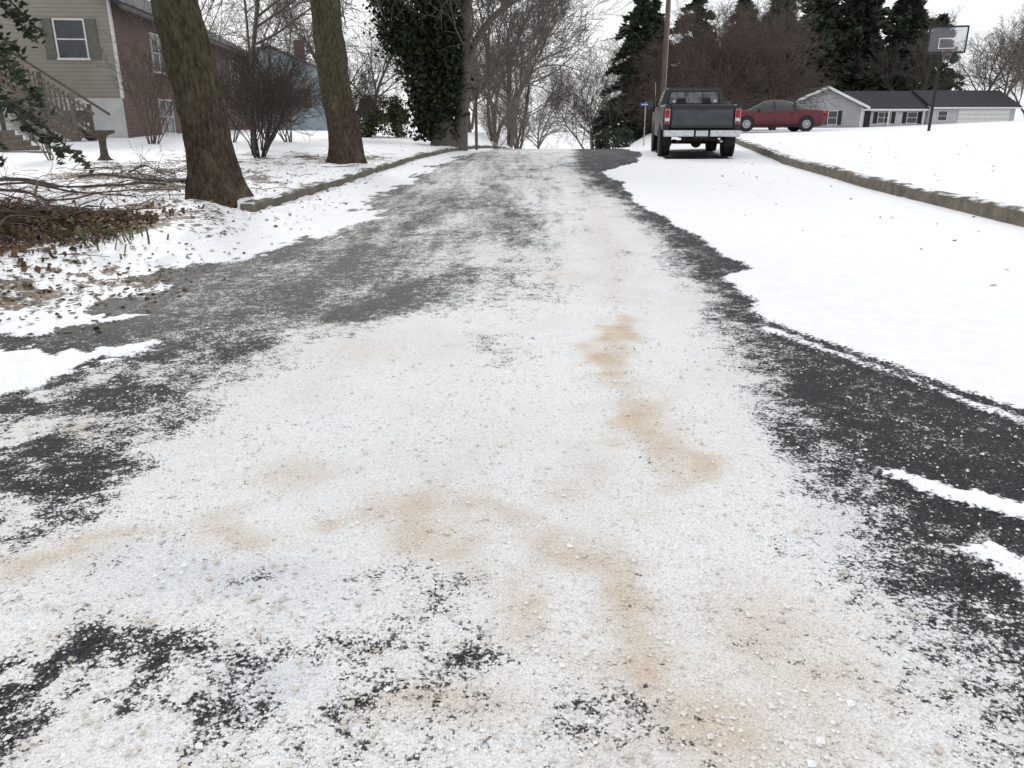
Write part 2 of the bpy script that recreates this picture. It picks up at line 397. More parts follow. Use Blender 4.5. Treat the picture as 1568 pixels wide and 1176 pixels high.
def big_trunk(name,x,y,H,rb,rt,lean,seed,flare=.5,branches=True):
    rng=np.random.default_rng(seed)
    ns,nh=64,110
    root=bpy.data.objects.new(name,None); COL.objects.link(root); root.location=(x,y,G(x,y)-.1)
    V=[];a=np.arange(ns)*2*math.pi/ns
    ph=rng.uniform(0,6,6)
    kn=[(rng.uniform(.4,4.5),rng.uniform(0,6.28),rng.uniform(.08,.2),rng.uniform(.02,.07)) for _ in range(16)]
    for i in range(nh+1):
        t=(i/nh)**1.3; z=t*H
        cx=lean[0]*z+.05*math.sin(z*1.1+ph[0]); cy=lean[1]*z+.04*math.sin(z*.9+ph[1])
        base=rt+(rb-rt)*math.exp(-z*1.1)
        fl=flare*rb*math.exp(-z*3.2)
        rad=base+fl*(.55+.45*np.cos(a*5+ph[2]))*1.0+.025*np.cos(a*3+z*1.3+ph[3])+.015*np.cos(a*7-z*.8)+.08*(fbm(np.cos(a)*2+20,np.sin(a)*2+z*2,seed)-.5)+.05*(fbm(np.cos(a)*9+20,np.sin(a)*9+z*5,seed)-.5)
        for (zz,aa,w_,h_) in kn:
            dd=np.angle(np.exp(1j*(a-aa))); rad=rad+h_*np.exp(-(dd/(w_*2.2))**2-((z-zz)/w_)**2)
        V+= [(cx+r_*math.cos(q),cy+r_*math.sin(q),z) for r_,q in zip(rad,a)]
    F=[(i*ns+j,i*ns+(j+1)%ns,(i+1)*ns+(j+1)%ns,(i+1)*ns+j) for i in range(nh) for j in range(ns)]
    t=make_mesh('trunk',V,np.array(F),None,[MT]); t.parent=root
    if branches:
        T=Tubes(); top=np.array([lean[0]*H,lean[1]*H,H-.1])
        for k in range(4):
            d=norm(np.array([math.cos(k*1.6+ph[0])*.6,math.sin(k*1.6+ph[0])*.6,1.]))
            grow(T,rng,top,d,H*.7,rt*.6,0,[7,5,4],rmin=.008)
        for k in range(8):
            zz=H*rng.uniform(.42,.9); aa=rng.uniform(0,6.28)
            grow(T,rng,np.array([lean[0]*zz,lean[1]*zz,zz]),norm(np.array([math.cos(aa),math.sin(aa),.15])),2.4,.035,0,[6,5,3],trop=-.04,rmin=.004)
        o=T.obj('branches',bark); o.parent=root
    return root
big_trunk('sycamore_tree',-4.05,10.75,6.5,.38,.25,(-.085,0),3,.5)
big_trunk('sycamore_tree',-3.62,17.4,7,.38,.30,(-.05,0),8,.45)

def leafcloud(P,size,rng,asp=1.3,D=None):
    n=len(P); P=np.asarray(P)
    u=rng.normal(0,1,(n,3)) if D is None else D+rng.normal(0,.35,(n,3))
    u/=np.linalg.norm(u,axis=1)[:,None]
    v=np.cross(u,rng.normal(0,1,(n,3))); v/=np.linalg.norm(v,axis=1)[:,None]+1e-9
    s=size*rng.uniform(.6,1.3,(n,1))
    A=P-u*s*asp*.5; B=P-u*s*asp*.1+v*s*.5; Cc=P+u*s*asp*.6+v*s*.02; Dd=P-u*s*asp*.05-v*s*.5
    V=np.stack([A,Dd,Cc,B],1).reshape(-1,3); F=np.arange(4*n).reshape(-1,4)
    return V,F
def leafmat(name,c1,c2,scale=1.2):
    m,nt,b=newmat(name)
    ge=N(nt,'ShaderNodeNewGeometry'); co=N(nt,'ShaderNodeTexCoord').outputs['Object']
    f=noise_(nt,co,scale,2,.6)
    rnd=ge.outputs['Random Per Island']
    ff=ramp01(nt,math_(nt,'ADD',math_(nt,'MULTIPLY',f,.9),math_(nt,'MULTIPLY',rnd,.4)),.35,.95)
    nt.links.new(mix_(nt,ff,c1,c2),b.inputs['Base Color']); b.inputs['Roughness'].default_value=.7; b.inputs['Specular IOR Level'].default_value=.2
    return m
ivym=leafmat('ivy_leaf',(.008,.013,.006),(.032,.048,.020))
pinem=leafmat('pine_needles',(.020,.030,.020),(.075,.095,.06),.6)
fadem=leafmat('hemlock_needles',(.03,.042,.025),(.08,.095,.06),2)
drym=leafmat('dry_leaf',(.05,.03,.018),(.20,.13,.07),3)
greenm=leafmat('green_blade',(.06,.08,.03),(.15,.17,.09),3)
def ivy_tree():
    x,y=-2.25,27.
    rng=np.random.default_rng(4)
    root=bpy.data.objects.new('ivy_covered_tree',None); COL.objects.link(root); root.location=(x,y,G(x,y)-.1)
    T=Tubes()
    stems=[([(0,0,0),(-.1,0,1.5),(-.3,0,3),(-.5,0,5),(-.6,.1,8),(-.6,.2,11)],.42),([(.45,.1,0),(.62,.1,1.5),(.72,.1,3),(.8,.1,5),(.9,.1,8)],.26)]
    for P,r0 in stems:
        P=np.array(P,float); t=np.linspace(0,len(P)-1,24); Q=np.stack([np.interp(t,range(len(P)),P[:,k]) for k in range(3)],-1)
        rad=r0*(1.25*np.exp(-Q[:,2]*1.2)*.35+.8-.4*Q[:,2]/11); T.add(Q,rad,14)
        for k in range(9):
            q=Q[int(rng.integers(8,24))]; aa=rng.uniform(0,6.28)
            grow(T,rng,q,norm(np.array([math.cos(aa),math.sin(aa),.5])),3.5,.07,0,[6,5,3],rmin=.008)
    L=np.array([(.75,.1,2.6),(1.1,0,3.4),(1.6,-.2,4.0),(2.3,-.3,4.5),(3.1,-.4,4.75),(4.0,-.5,5.3),(4.6,-.6,6.2)]); 
    t=np.linspace(0,6,20); Q=np.stack([np.interp(t,range(7),L[:,k]) for k in range(3)],-1)
    T.add(Q,np.linspace(.13,.05,20),8)
    for k in range(12):
        q=Q[int(rng.integers(5,20))]; grow(T,rng,q,norm(np.array([rng.uniform(-.2,1),rng.uniform(-.5,.5),rng.uniform(.1,1.)])),2.0,.03,0,[5,4,3],rmin=.006,trop=.0)
    o=T.obj('trunk_and_limbs',bark); o.parent=root
    P=[]
    for i in range(300):
        z=rng.uniform(.4,9)
        R0=np.interp(z,[0,.8,2,3,4.5,6,11],[.45,.62,.75,1.05,1.85,2.2,2.2])
        cxx=np.interp(z,[0,3,5,11],[-.1,-.35,-.75,-.8])
        a=rng.uniform(0,6.28); rr=R0*rng.uniform(.55,1.0)
        if a<1.0 or a>5.6: rr*=.72
        c=np.array([cxx+rr*math.cos(a),rr*.8*math.sin(a),z]); s=rng.uniform(.18,.42)
        P.append(c+rng.normal(0,1,(90,3))*np.array([s*.7,s*.7,s]))
    for i in range(60):
        z=rng.uniform(.5,8); P.append(np.array([-.2,0,z])+rng.normal(0,1,(80,3))*np.array([.35,.35,.4]))
    P=np.concatenate(P); P=P[P[:,2]>.3]
    Vv,Ff=leafcloud(P,.11,rng); o=make_mesh('ivy_leaves',Vv,Ff,None,[ivym],smooth=False); o.parent=root
ivy_tree()

def conifer(name,seed,H,Rm,mat,size,nwh,ntuft,trunkr=.2,droop=.25,bare=.12,shape=.75,rmin=.35):
    rng=np.random.default_rng(seed)
    T=Tubes(); T.add([(0,0,0),(0,0,H*.4),(.1,0,H*.75),(.1,0,H*.98)],[trunkr,trunkr*.75,trunkr*.4,.02],8)
    P=[];D=[]
    for w in range(nwh):
        t=bare+(1-bare)*(w+rng.random()*.6)/nwh; z=t*H
        for b in range(int(rng.integers(4,8))):
            a=rng.uniform(0,6.28); L=Rm*((1-t)**shape+.06)*rng.uniform(rmin,1.2)
            d=np.array([math.cos(a),math.sin(a),0])
            zj=z+rng.normal(0,.25*H/15)
            q=np.array([[0,0,zj],[0,0,zj+.10*L],[0,0,zj+.05*L-droop*L*.4],[0,0,zj-droop*L]])+np.outer([0,.35,.7,1],d*L)
            T.add(q,[.05*trunkr/.2,.035,.02,.01],3)
            nt_=int(ntuft*(.4+L/Rm))
            s=rng.uniform(.15,1.0,nt_)**.8
            pz=np.interp(s,[0,.35,.7,1],q[:,2]); base=np.outer(s,d*L); base[:,2]=pz
            side=np.array([-d[1],d[0],0]); spread=rng.normal(0,1,nt_)*(.18*L*(1.15-s))
            base+=spread[:,None]*side; base[:,2]+=rng.normal(0,.07*Rm/2,nt_)
            P.append(base); D.append(np.tile(d*.8+np.array([0,0,.25]),(nt_,1))+np.sign(spread)[:,None]*side*.5)
    o1=T.obj('trunk',barkd,None)
    Vv,Ff=leafcloud(np.concatenate(P),size,rng,2.2,np.concatenate(D)); o2=make_mesh('needles',Vv,Ff,None,[mat],smooth=False,col=None)
    return (o1,o2)
def put_conifer(c,name,x,y,s=1,rz=0,sx=None):
    root=bpy.data.objects.new(name,None); COL.objects.link(root); root.location=(x,y,G(x,y)-.1); root.rotation_euler=(0,0,rz)
    root.scale=(sx or s,sx or s,s)
    for m in c:
        o=bpy.data.objects.new(m.name,m.data); COL.objects.link(o); o.parent=root
pA=conifer('p',11,17,5.2,pinem,.36,26,55,.3,.10,.10,.55)
pB=conifer('p',12,15,4.6,pinem,.36,24,55,.28,.16,.10,.6)
pC=conifer('p',13,10,2.9,pinem,.22,26,65,.16,.2,.04,.6)
put_conifer(pC,'pine_tree',9.2,60,1.0,.3); put_conifer(pC,'pine_tree',10.8,64,.95,2.3)
for i,(x,y,s,rz) in enumerate([(15,88,.72,0.4),(20,92,.82,0),(27,98,.95,1),(33.5,104,.95,2),(39,107,1.15,3.),(45,108,1.22,4.1),(51,108,1.15,5.1),(57,112,.8,.5),(35.5,112,1.1,.7),(42,114,1.2,1.7),(48,115,1.2,4.4),(54,114,1.,2.4),(24,104,.8,2.)]):
    put_conifer(pA if i%2 else pB,'pine_tree',x,y,s,rz)
hem=conifer('h',21,6.5,1.8,fadem,.05,26,170,.09,.5,.2,.45,.5)
put_conifer(hem,'hemlock_tree',-7.35,9.8,1,.4)

def bare(seed,H,r,nch,mat,name,stems=1,**kw):
    rng=np.random.default_rng(seed); T=Tubes()
    for k in range(stems):
        a=rng.uniform(0,6.28) ; sp=0.05 if stems==1 else rng.uniform(.15,.55)
        grow(T,rng,np.array([.1*math.cos(a)*(stems>1),.1*math.sin(a)*(stems>1),0.]),norm(np.array([math.cos(a)*sp,math.sin(a)*sp,1])),H*rng.uniform(.8,1),r,0,nch,**kw)
    return T.obj(name,mat,None)
tA=bare(31,9,.16,[13,8,5,3],bark,'bt',start=.2,rmin=.010,spread=(.5,1.0),ratio=(.4,.7))
tB=bare(32,8,.10,[9,7,4,3],bark,'bt',stems=4,rmin=.010,spread=(.4,.9))
tC=bare(33,9,.14,[12,7,5,3],barkp,'bt',stems=2,rmin=.010,spread=(.4,1.0))
tD=bare(34,6,.11,[10,8,6,3],barkr,'bt',stems=4,rmin=.007,spread=(.5,1.2),trop=.0,start=.15)
shA=bare(41,2.2,.022,[7,5,3],barkd,'sh',stems=12,rmin=.0045,spread=(.3,.8),trop=.02)
shB=bare(42,2.4,.02,[6,4,3],barkr,'sh',stems=9,rmin=.0045,spread=(.3,.8))
shC=bare(43,2.2,.03,[8,5,4],barkp,'sh',stems=7,rmin=.005,spread=(.4,.9))
inst(tB,-.9,43,1.05,.3,'bare_tree'); inst(tC,-.1,50,1.0,2,'bare_tree'); inst(tA,-2.5,48,.8,3,'bare_tree')
inst(tB,.4,58,.9,4.,'bare_tree'); inst(tC,7.3,72,.9,1,'bare_tree'); inst(tB,6.2,62,.75,2.5,'bare_tree'); inst(tA,9.5,85,.8,2.5,'bare_tree')
inst(tC,-5,55,.8,5,'bare_tree'); inst(tA,-9,52,.85,1,'bare_tree'); inst(tC,-18,62,1.1,3,'bare_tree'); inst(tA,-14,66,1.1,4,'bare_tree')
inst(tC,3.0,95,1.0,1.7,'bare_tree'); inst(tA,-4,80,1,.6,'bare_tree')
inst(tD,11.2,47,1.05,.2,'crabapple_tree'); inst(tD,15.8,49,1.0,2.2,'crabapple_tree'); inst(tD,13.4,54,1.15,4.2,'crabapple_tree'); inst(tD,9.4,52,.85,5.2,'crabapple_tree')
for i,(x,y,s) in enumerate([(55,96,1.3),(60,100,1.3),(66,104,1.4),(71,100,1.4),(63,92,1.1),(75,108,1.5),(69,94,1.2),(58,90,1.0),(50,102,1.2)]):
    inst((tA,tC,tB)[i%3],x,y,s,i*1.3,'bare_tree')
inst(tA,26,100,1.4,.5,'bare_tree'); inst(tC,31,101,1.4,2.5,'bare_tree')
for i,(x,y,s,k) in enumerate([(-5.9,18.6,.95,0),(-6.7,21.5,1.0,0),(-10.7,24,1.1,1),(-8.9,25.5,1.1,1),(-8.3,27.5,1.0,2),(-7.2,26,.95,2),(-9.9,17.2,.65,2),(-6.2,29,1.0,0)]):
    inst((shA,shB,shC)[k],x,y,s,i*1.1,'bare_shrub')
inst(shC,-.6,31,.8,0,'bare_shrub'); inst(shC,.2,36,.9,2,'bare_shrub')
rng=np.random.default_rng(55); T=Tubes()
grow(T,rng,np.array([0,0,0.]),norm(np.array([.05,0,1])),6.5,.075,0,[14,6,4],wan=.05,rmin=.006,start=.3)
place(T.obj('young_tree',bark),-6.25,19.4)
rng=np.random.default_rng(58); T=Tubes()
for k in range(2): grow(T,rng,np.array([.1*k,0,0.]),norm(np.array([rng.normal(0,.12),0,1])),6.,.05,0,[14,6,3],wan=.06,rmin=.006,start=.25)
place(T.obj('young_tree',bark),-8.6,22.5)
def leafy(name,x,y,rx,rz,n,mat,seed,size=.07):
    rng=np.random.default_rng(seed); P=[]
    for i in range(n):
        a=rng.uniform(0,6.28); h=rng.uniform(.05,1); w=rx*math.sin(math.acos(min(.98,abs(h*1.3-.55))))*rng.uniform(.5,1)
        P.append(np.array([w*math.cos(a),w*math.sin(a),h*rz])+rng.normal(0,.1,(60,3)))
    V_,F_=leafcloud(np.concatenate(P),size,rng); o=make_mesh(name,V_,F_,None,[mat],smooth=False); place(o,x,y)
leafy('evergreen_shrub',-5.25,32.5,1.05,1.55,120,leafmat('shrub_leaf',(.03,.035,.015),(.10,.11,.05)),5)
leafy('evergreen_shrub',5.1,40,.9,1.0,60,pinem,6)

# ------------------------------------------------------------------ box toolkit
class MB:
    def __init__(s): s.bm=bmesh.new(); s.mats=[]
    def mi(s,m):
        if m not in s.mats: s.mats.append(m)
        return s.mats.index(m)
    def box(s,x0,x1,y0,y1,z0,z1,m,bev=0,M=None):
        r=bmesh.ops.create_cube(s.bm,size=1); vs=r['verts']
        for v in vs: v.co=Vector(((x0+x1)/2+v.co.x*(x1-x0),(y0+y1)/2+v.co.y*(y1-y0),(z0+z1)/2+v.co.z*(z1-z0)))
        fs=set(f for v in vs for f in v.link_faces)
        if bev:
            es=list(set(e for v in vs for e in v.link_edges))
            rb=bmesh.ops.bevel(s.bm,geom=es,offset=bev,segments=2,affect='EDGES',profile=.5)
            vs=list(set(v for f in rb['faces'] for v in f.verts)|set(v for v in vs if v.is_valid))
            fs=set(f for v in vs for f in v.link_faces)
        for f in fs: f.material_index=s.mi(m)
        if M is not None: bmesh.ops.transform(s.bm,matrix=M,verts=[v for v in vs if v.is_valid])
    def poly(s,pts,m):
        f=s.bm.faces.new([s.bm.verts.new(p) for p in pts]); f.material_index=s.mi(m); return f
    def hull(s,bot,top,m,bev=0):
        vs=[s.bm.verts.new(p) for p in bot+top]; i=s.mi(m)
        fs=[s.bm.faces.new([vs[a] for a in q]) for q in ((3,2,1,0),(4,5,6,7),(0,1,5,4),(1,2,6,5),(2,3,7,6),(3,0,4,7))]
        for f in fs: f.material_index=i
        if bev:
            rb=bmesh.ops.bevel(s.bm,geom=list(set(e for v in vs for e in v.link_edges)),offset=bev,segments=3,affect='EDGES')
            for f in rb['faces']: f.material_index=i
    def loft(s,secs,m,cap=True,mf=None):
        n=len(secs[0]); R_=[[s.bm.verts.new(p) for p in q] for q in secs]
        for i in range(len(secs)-1):
            for j in range(n):
                k=(j+1)%n
                f=s.bm.faces.new((R_[i][j],R_[i][k],R_[i+1][k],R_[i+1][j]))
                f.material_index=s.mi(mf(i,j) if mf else m); f.smooth=True
        if cap:
            for q in (R_[0][::-1],R_[-1]):
                f=s.bm.faces.new(q); f.material_index=s.mi(m)
    def cyl(s,p0,p1,r0,r1,m,n=16,smooth=True):
        p0=Vector(p0);p1=Vector(p1);d=(p1-p0).normalized(); u=d.orthogonal().normalized(); w=d.cross(u)
        A=[s.bm.verts.new(p0+r0*(math.cos(2*math.pi*k/n)*u+math.sin(2*math.pi*k/n)*w)) for k in range(n)]
        B=[s.bm.verts.new(p1+r1*(math.cos(2*math.pi*k/n)*u+math.sin(2*math.pi*k/n)*w)) for k in range(n)]
        i=s.mi(m)
        for k in range(n):
            f=s.bm.faces.new((A[k],A[(k+1)%n],B[(k+1)%n],B[k])); f.material_index=i; f.smooth=smooth
        f=s.bm.faces.new(A[::-1]); f.material_index=i; f=s.bm.faces.new(B); f.material_index=i
    def obj(s,name,parent=None):
        bmesh.ops.recalc_face_normals(s.bm,faces=s.bm.faces[:])
        me=bpy.data.meshes.new(name); s.bm.to_mesh(me); s.bm.free()
        for m in s.mats: me.materials.append(m)
        o=bpy.data.objects.new(name,me); COL.objects.link(o)
        if parent: o.parent=parent
        return o
def empty(name,x,y,z,rz=0):
    e=bpy.data.objects.new(name,None); COL.objects.link(e); e.location=(x,y,z); e.rotation_euler=(0,0,rz); return e

rubber=simple('tyre_rubber',(.02,.02,.02),(.03,.03,.03),30,.85)
chrome=simple('chrome',(.62,.63,.65),(.45,.45,.47),14,.3,metal=1)
steel=simple('steel_rim',(.45,.46,.48),(.3,.3,.32),20,.4,metal=.7)
blackp=simple('black_paint',(.012,.013,.015),(.018,.018,.02),6,.28,spec=.5)
slate=simple('slate_grey_paint',(.06,.068,.08),(.04,.048,.058),5,.4,spec=.4)
redp=simple('dark_red_paint',(.11,.006,.010),(.08,.005,.008),3,.25,spec=.5)
glass=simple('dark_glass',(.02,.024,.028),(.035,.04,.045),3,.08,spec=.6)
glassl=simple('rear_window_glass',(.05,.055,.06),(.16,.165,.17),5,.15,spec=.5)
redl=simple('tail_light_red',(.45,.02,.015),(.3,.01,.01),30,.3)
whitel=simple('reverse_light',(.7,.7,.68),None,30,.3)
amber=simple('amber_light',(.6,.2,.03),None,30,.3)
under=simple('underbody',(.02,.018,.016),(.035,.03,.025),12,.9)
plate_m=simple('plate_white',(.6,.62,.65),(.4,.45,.55),25,.5)
white=simple('white_trim',(.70,.70,.68),(.6,.6,.58),4,.6)
snowm=simple('settled_snow',(.86,.88,.9),(.82,.84,.87),3,.8,.02)

def wheel(mb,x,y,r,w,side,rim=steel,spokes=0):
    prof=[(0,r*.62),(0.0,r*.9),(.03,r),(w-.03,r),(w,r*.9),(w,r*.62)]
    n=24
    rings=[[(x-side*p,y+q*math.cos(2*math.pi*k/n),r+q*math.sin(2*math.pi*k/n)) for k in range(n)] for p,q in prof]
    mb.loft(rings,rubber)
    mb.cyl((x-side*.01,y,r),(x+side*.006,y,r),r*.62,r*.56,rim,20)
    mb.cyl((x+side*.0,y,r),(x+side*.03,y,r),r*.2,r*.14,rim,12)
    if spokes:
        for k in range(spokes):
            an=2*math.pi*k/spokes+.3
            c=(x+side*.009,y+.38*r*math.cos(an),r+.38*r*math.sin(an))
            mb.cyl((c[0],c[1],c[2]),(c[0]+side*.004,c[1],c[2]),r*.085,r*.085,rubber,8)

def pickup():
    px,py=4.93,21.0
    root=empty('pickup_truck',px,py,G(px,py+2)-.015,-math.atan(.11)); root.rotation_euler[0]=R(.8)
    mb=MB()
    for s in (-1,1):
        def sec(y): return [(s*.84,y,.66),(s*.985,y,.70),(s*1.0,y,.86),(s*1.0,y,1.02),(s*.985,y,1.22),(s*.965,y,1.30),(s*.93,y,1.335),(s*.86,y,1.335),(s*.84,y,1.30)]
        mb.loft([sec(.16),sec(.2),sec(1.2),sec(2.34)],blackp,mf=lambda i,j: slate if j in (2,) else blackp)
    mb.box(-.84,.84,.2,2.3,.74,.80,under); mb.box(-.86,.86,2.25,2.33,.7,1.33,blackp,.01)
    mb.obj('bed',root)
    mb=MB()
    mb.box(-.80,.80,.13,.20,.735,1.315,blackp,.018)
    mb.box(-.77,.77,.115,.135,.80,1.20,slate,.01)
    mb.box(-.77,.77,.108,.125,.985,1.03,slate,.006)
    mb.box(-.80,.80,.11,.2,1.255,1.33,blackp,.02)
    mb.box(-.10,.10,.10,.13,1.215,1.255,blackp,.006)
    mb.obj('tailgate',root)
    mb=MB()
    for s in (-1,1):
        mb.box(min(s*.82,s*.975),max(s*.82,s*.975),.12,.22,.80,1.27,blackp,.01)
        mb.box(min(s*.83,s*.965),max(s*.83,s*.965),.10,.13,.86,1.22,chrome,.01)
        mb.box(min(s*.84,s*.955),max(s*.84,s*.955),.088,.105,1.0,1.21,redl,.008)
        mb.box(min(s*.84,s*.955),max(s*.84,s*.955),.088,.105,.93,.99,whitel,.006)
        mb.box(min(s*.84,s*.955),max(s*.84,s*.955),.088,.105,.87,.92,redl,.006)
    mb.obj('tail_lights',root)
    mb=MB()
    mb.box(-.98,-.20,-.06,.12,.535,.705,chrome,.03); mb.box(.20,.98,-.06,.12,.535,.705,chrome,.03)
    mb.box(-.198,.198,-.04,.12,.50,.70,under,.01); mb.box(-.96,.96,-.055,.10,.708,.722,rubber,.003)
    mb.box(-.155,.155,-.052,-.042,.55,.69,plate_m,.004)
    mb.cyl((0,-.05,.50),(0,.3,.50),.03,.03,under,10)
    mb.obj('rear_bumper',root)
    mb=MB()
    mb.box(-.97,.97,2.38,4.0,.48,1.30,blackp,.05)
    mb.hull([(-.93,2.40,1.28),(.93,2.40,1.28),(.93,4.05,1.28),(-.93,4.05,1.28)],[(-.76,2.52,1.82),(.76,2.52,1.82),(.74,3.45,1.83),(-.74,3.45,1.83)],blackp,.06)
    mb.box(-.97,.97,3.98,5.25,.5,1.18,blackp,.07)
    mb.box(-.95,.95,5.2,5.42,.5,.68,chrome,.03)
    mb.obj('cab_and_hood',root)
    mb=MB()
    def rp(x,z,o=.012):
        t=(z-1.28)/.54; return (x,2.40+.12*t-o,z)
    fr=[rp(-.76,1.36),rp(.76,1.36),rp(.68,1.72),rp(-.68,1.72)]
    mb.poly(fr,rubber)
    for a,b in ((-.70,-.26),(-.235,.235),(.26,.70)):
        k=.925
        mb.poly([rp(a,1.39,.018),rp(b,1.39,.018),rp(b*k,1.69,.018),rp(a*k,1.69,.018)],glassl)
    for a,b,h in ((-.5,-.2,1.53),(.22,.5,1.53)):
        mb.poly([rp(a,1.39,.021),rp(b,1.39,.021),rp(b-.04,h,.021),rp(a+.04,h,.021)],rubber)
    for cx,cz in ((-.55,1.44),(.6,1.45)):
        mb.poly([rp(cx-.035,cz-.03,.024),rp(cx+.035,cz-.03,.024),rp(cx+.035,cz+.03,.024),rp(cx-.035,cz+.03,.024)],whitel)
    for s in (-1,1):
        def sp(y,z,o=.012): t=(z-1.28)/.54; return (s*(.93-.17*t+o),y,z)
        mb.poly([sp(2.62,1.36),sp(3.8,1.36),sp(3.42,1.74),sp(2.66,1.74)],glass)
    mb.obj('windows',root)
    mb=MB()
    for s in (-1,1):
        mb.box(min(s*.98,s*1.2),max(s*.98,s*1.2),3.62,3.66,1.28,1.30,blackp)
        mb.box(min(s*1.04,s*1.22),max(s*1.04,s*1.22),3.55,3.63,1.22,1.46,blackp,.02)
        mb.box(min(s*1.055,s*1.205),max(s*1.055,s*1.205),3.54,3.552,1.24,1.44,glass)
        mb.box(min(s*.998,s*1.012),max(s*.998,s*1.012),.35,.45,.9,.96,amber)
    mb.cyl((-.96,4.1,1.2),(-1.0,4.0,2.0),.006,.004,chrome,6)
    mb.obj('mirrors',root)
    mb=MB()
    for s in (-1,1):
        wheel(mb,s*.95,1.25,.37,.24,s); wheel(mb,s*.95,4.45,.37,.24,s)
        mb.cyl((s*.93,1.25,.42),(s*1.004,1.25,.42),.46,.46,under,24)
        mb.cyl((s*.93,4.45,.42),(s*.985,4.45,.42),.46,.46,under,24)
        mb.box(min(s*.70,s*.95),max(s*.70,s*.95),.75,.77,.28,.66,rubber)
    mb.obj('wheels',root)
    mb=MB()
    mb.cyl((-.75,1.25,.37),(.75,1.25,.37),.05,.05,under,10); mb.cyl((0,1.12,.37),(0,1.4,.37),.15,.13,under,14)
    for s in (-1,1):
        mb.box(min(s*.42,s*.52),max(s*.42,s*.52),.1,5.1,.5,.64,under); mb.box(min(s*.5,s*.58),max(s*.5,s*.58),.6,1.9,.36,.42,under)
    mb.cyl((.55,.2,.42),(.55,2.,.42),.035,.035,steel,8); mb.cyl((.45,1.7,.42),(.45,2.3,.42),.1,.1,under,10)
    mb.box(-.45,.45,.35,.7,.42,.62,under,.02)
    mb.box(-.8,.8,.2,5.0,.62,.68,under)
    mb.obj('chassis',root)
pickup()

def sedan():
    px,py=15.3,40.2
    root=empty('red_sedan',px,py,0,R(88)); root.location.z=max(G(px,py),G(px-4.5,py))
    st=[(0,.42,.78,.90,.70,.62),(.05,.32,.86,.98,.84,.72),(.35,.22,.95,1.04,.91,.76),(.85,.2,.98,1.07,.925,.74),(1.55,.2,.98,1.36,.925,.60),(2.1,.2,.97,1.455,.925,.60),(2.6,.2,.96,1.46,.925,.60),(3.0,.2,.95,1.41,.925,.60),(3.75,.2,.93,1.03,.925,.72),(4.4,.22,.84,.92,.90,.66),(4.72,.3,.70,.76,.82,.6),(4.86,.4,.58,.62,.66,.5)]
    mb=MB(); secs=[]
    for (y,zs,zb,zr_,w,wr) in st:
        h=[(w*.86,zs),(w*.97,zs+.1),(w,(zs+zb)/2+.05),(w*.965,zb),(wr,zr_-.04),(wr*.6,zr_)]
        secs.append([(a,y,b) for a,b in h]+[(-a,y,b) for a,b in h[::-1]])
    def mf(i,j):
        if j in (3,7): return glass if 3<=i<=7 else redp
        if j in (4,5,6): return glass if i in (3,7) else redp
        return redp
    mb.loft(secs,redp,mf=mf)
    for s in (-1,1):
        for (y0,y1) in ((1.5,1.62),(2.5,2.58)):
            mb.poly([(s*.90,y0,.99),(s*.90,y1,.99),(s*.615,y1+.02,1.42),(s*.615,y0+.02,1.40)],blackp)
        for y in (1.35,2.52,3.55): mb.box(min(s*.93,s*.932),max(s*.93,s*.932),y,y+.012,.35,.93,blackp)
        for y in (1.95,3.0): mb.box(min(s*.93,s*.95),max(s*.93,s*.95),y-.3,y-.12,.84,.87,redp,.004)
        mb.box(min(s*.93,s*1.08),max(s*.93,s*1.08),3.25,3.36,.97,1.1,redp,.03)
        mb.box(min(s*.55,s*.86),max(s*.55,s*.86),.0,.1,.76,.88,redl,.02)
        mb.box(min(s*.86,s*.89),max(s*.86,s*.89),.05,.28,.80,.88,redl,.01)
        mb.box(min(s*.6,s*.85),max(s*.6,s*.85),4.5,4.72,.66,.76,whitel,.03)
        mb.box(min(s*.86,s*.935),max(s*.86,s*.935),.95,3.8,.2,.28,under,.01)
    mb.box(-.25,.25,-.012,.01,.6,.72,plate_m)
    mb.obj('body',root)
    mb=MB()
    for s in (-1,1):
        for y in (1.0,3.87):
            mb.cyl((s*.85,y,.36),(s*.936,y,.36),.385,.385,under,28)
            wheel(mb,s*.945,y,.335,.2,s,steel,8)
    mb.obj('wheels',root)
sedan()

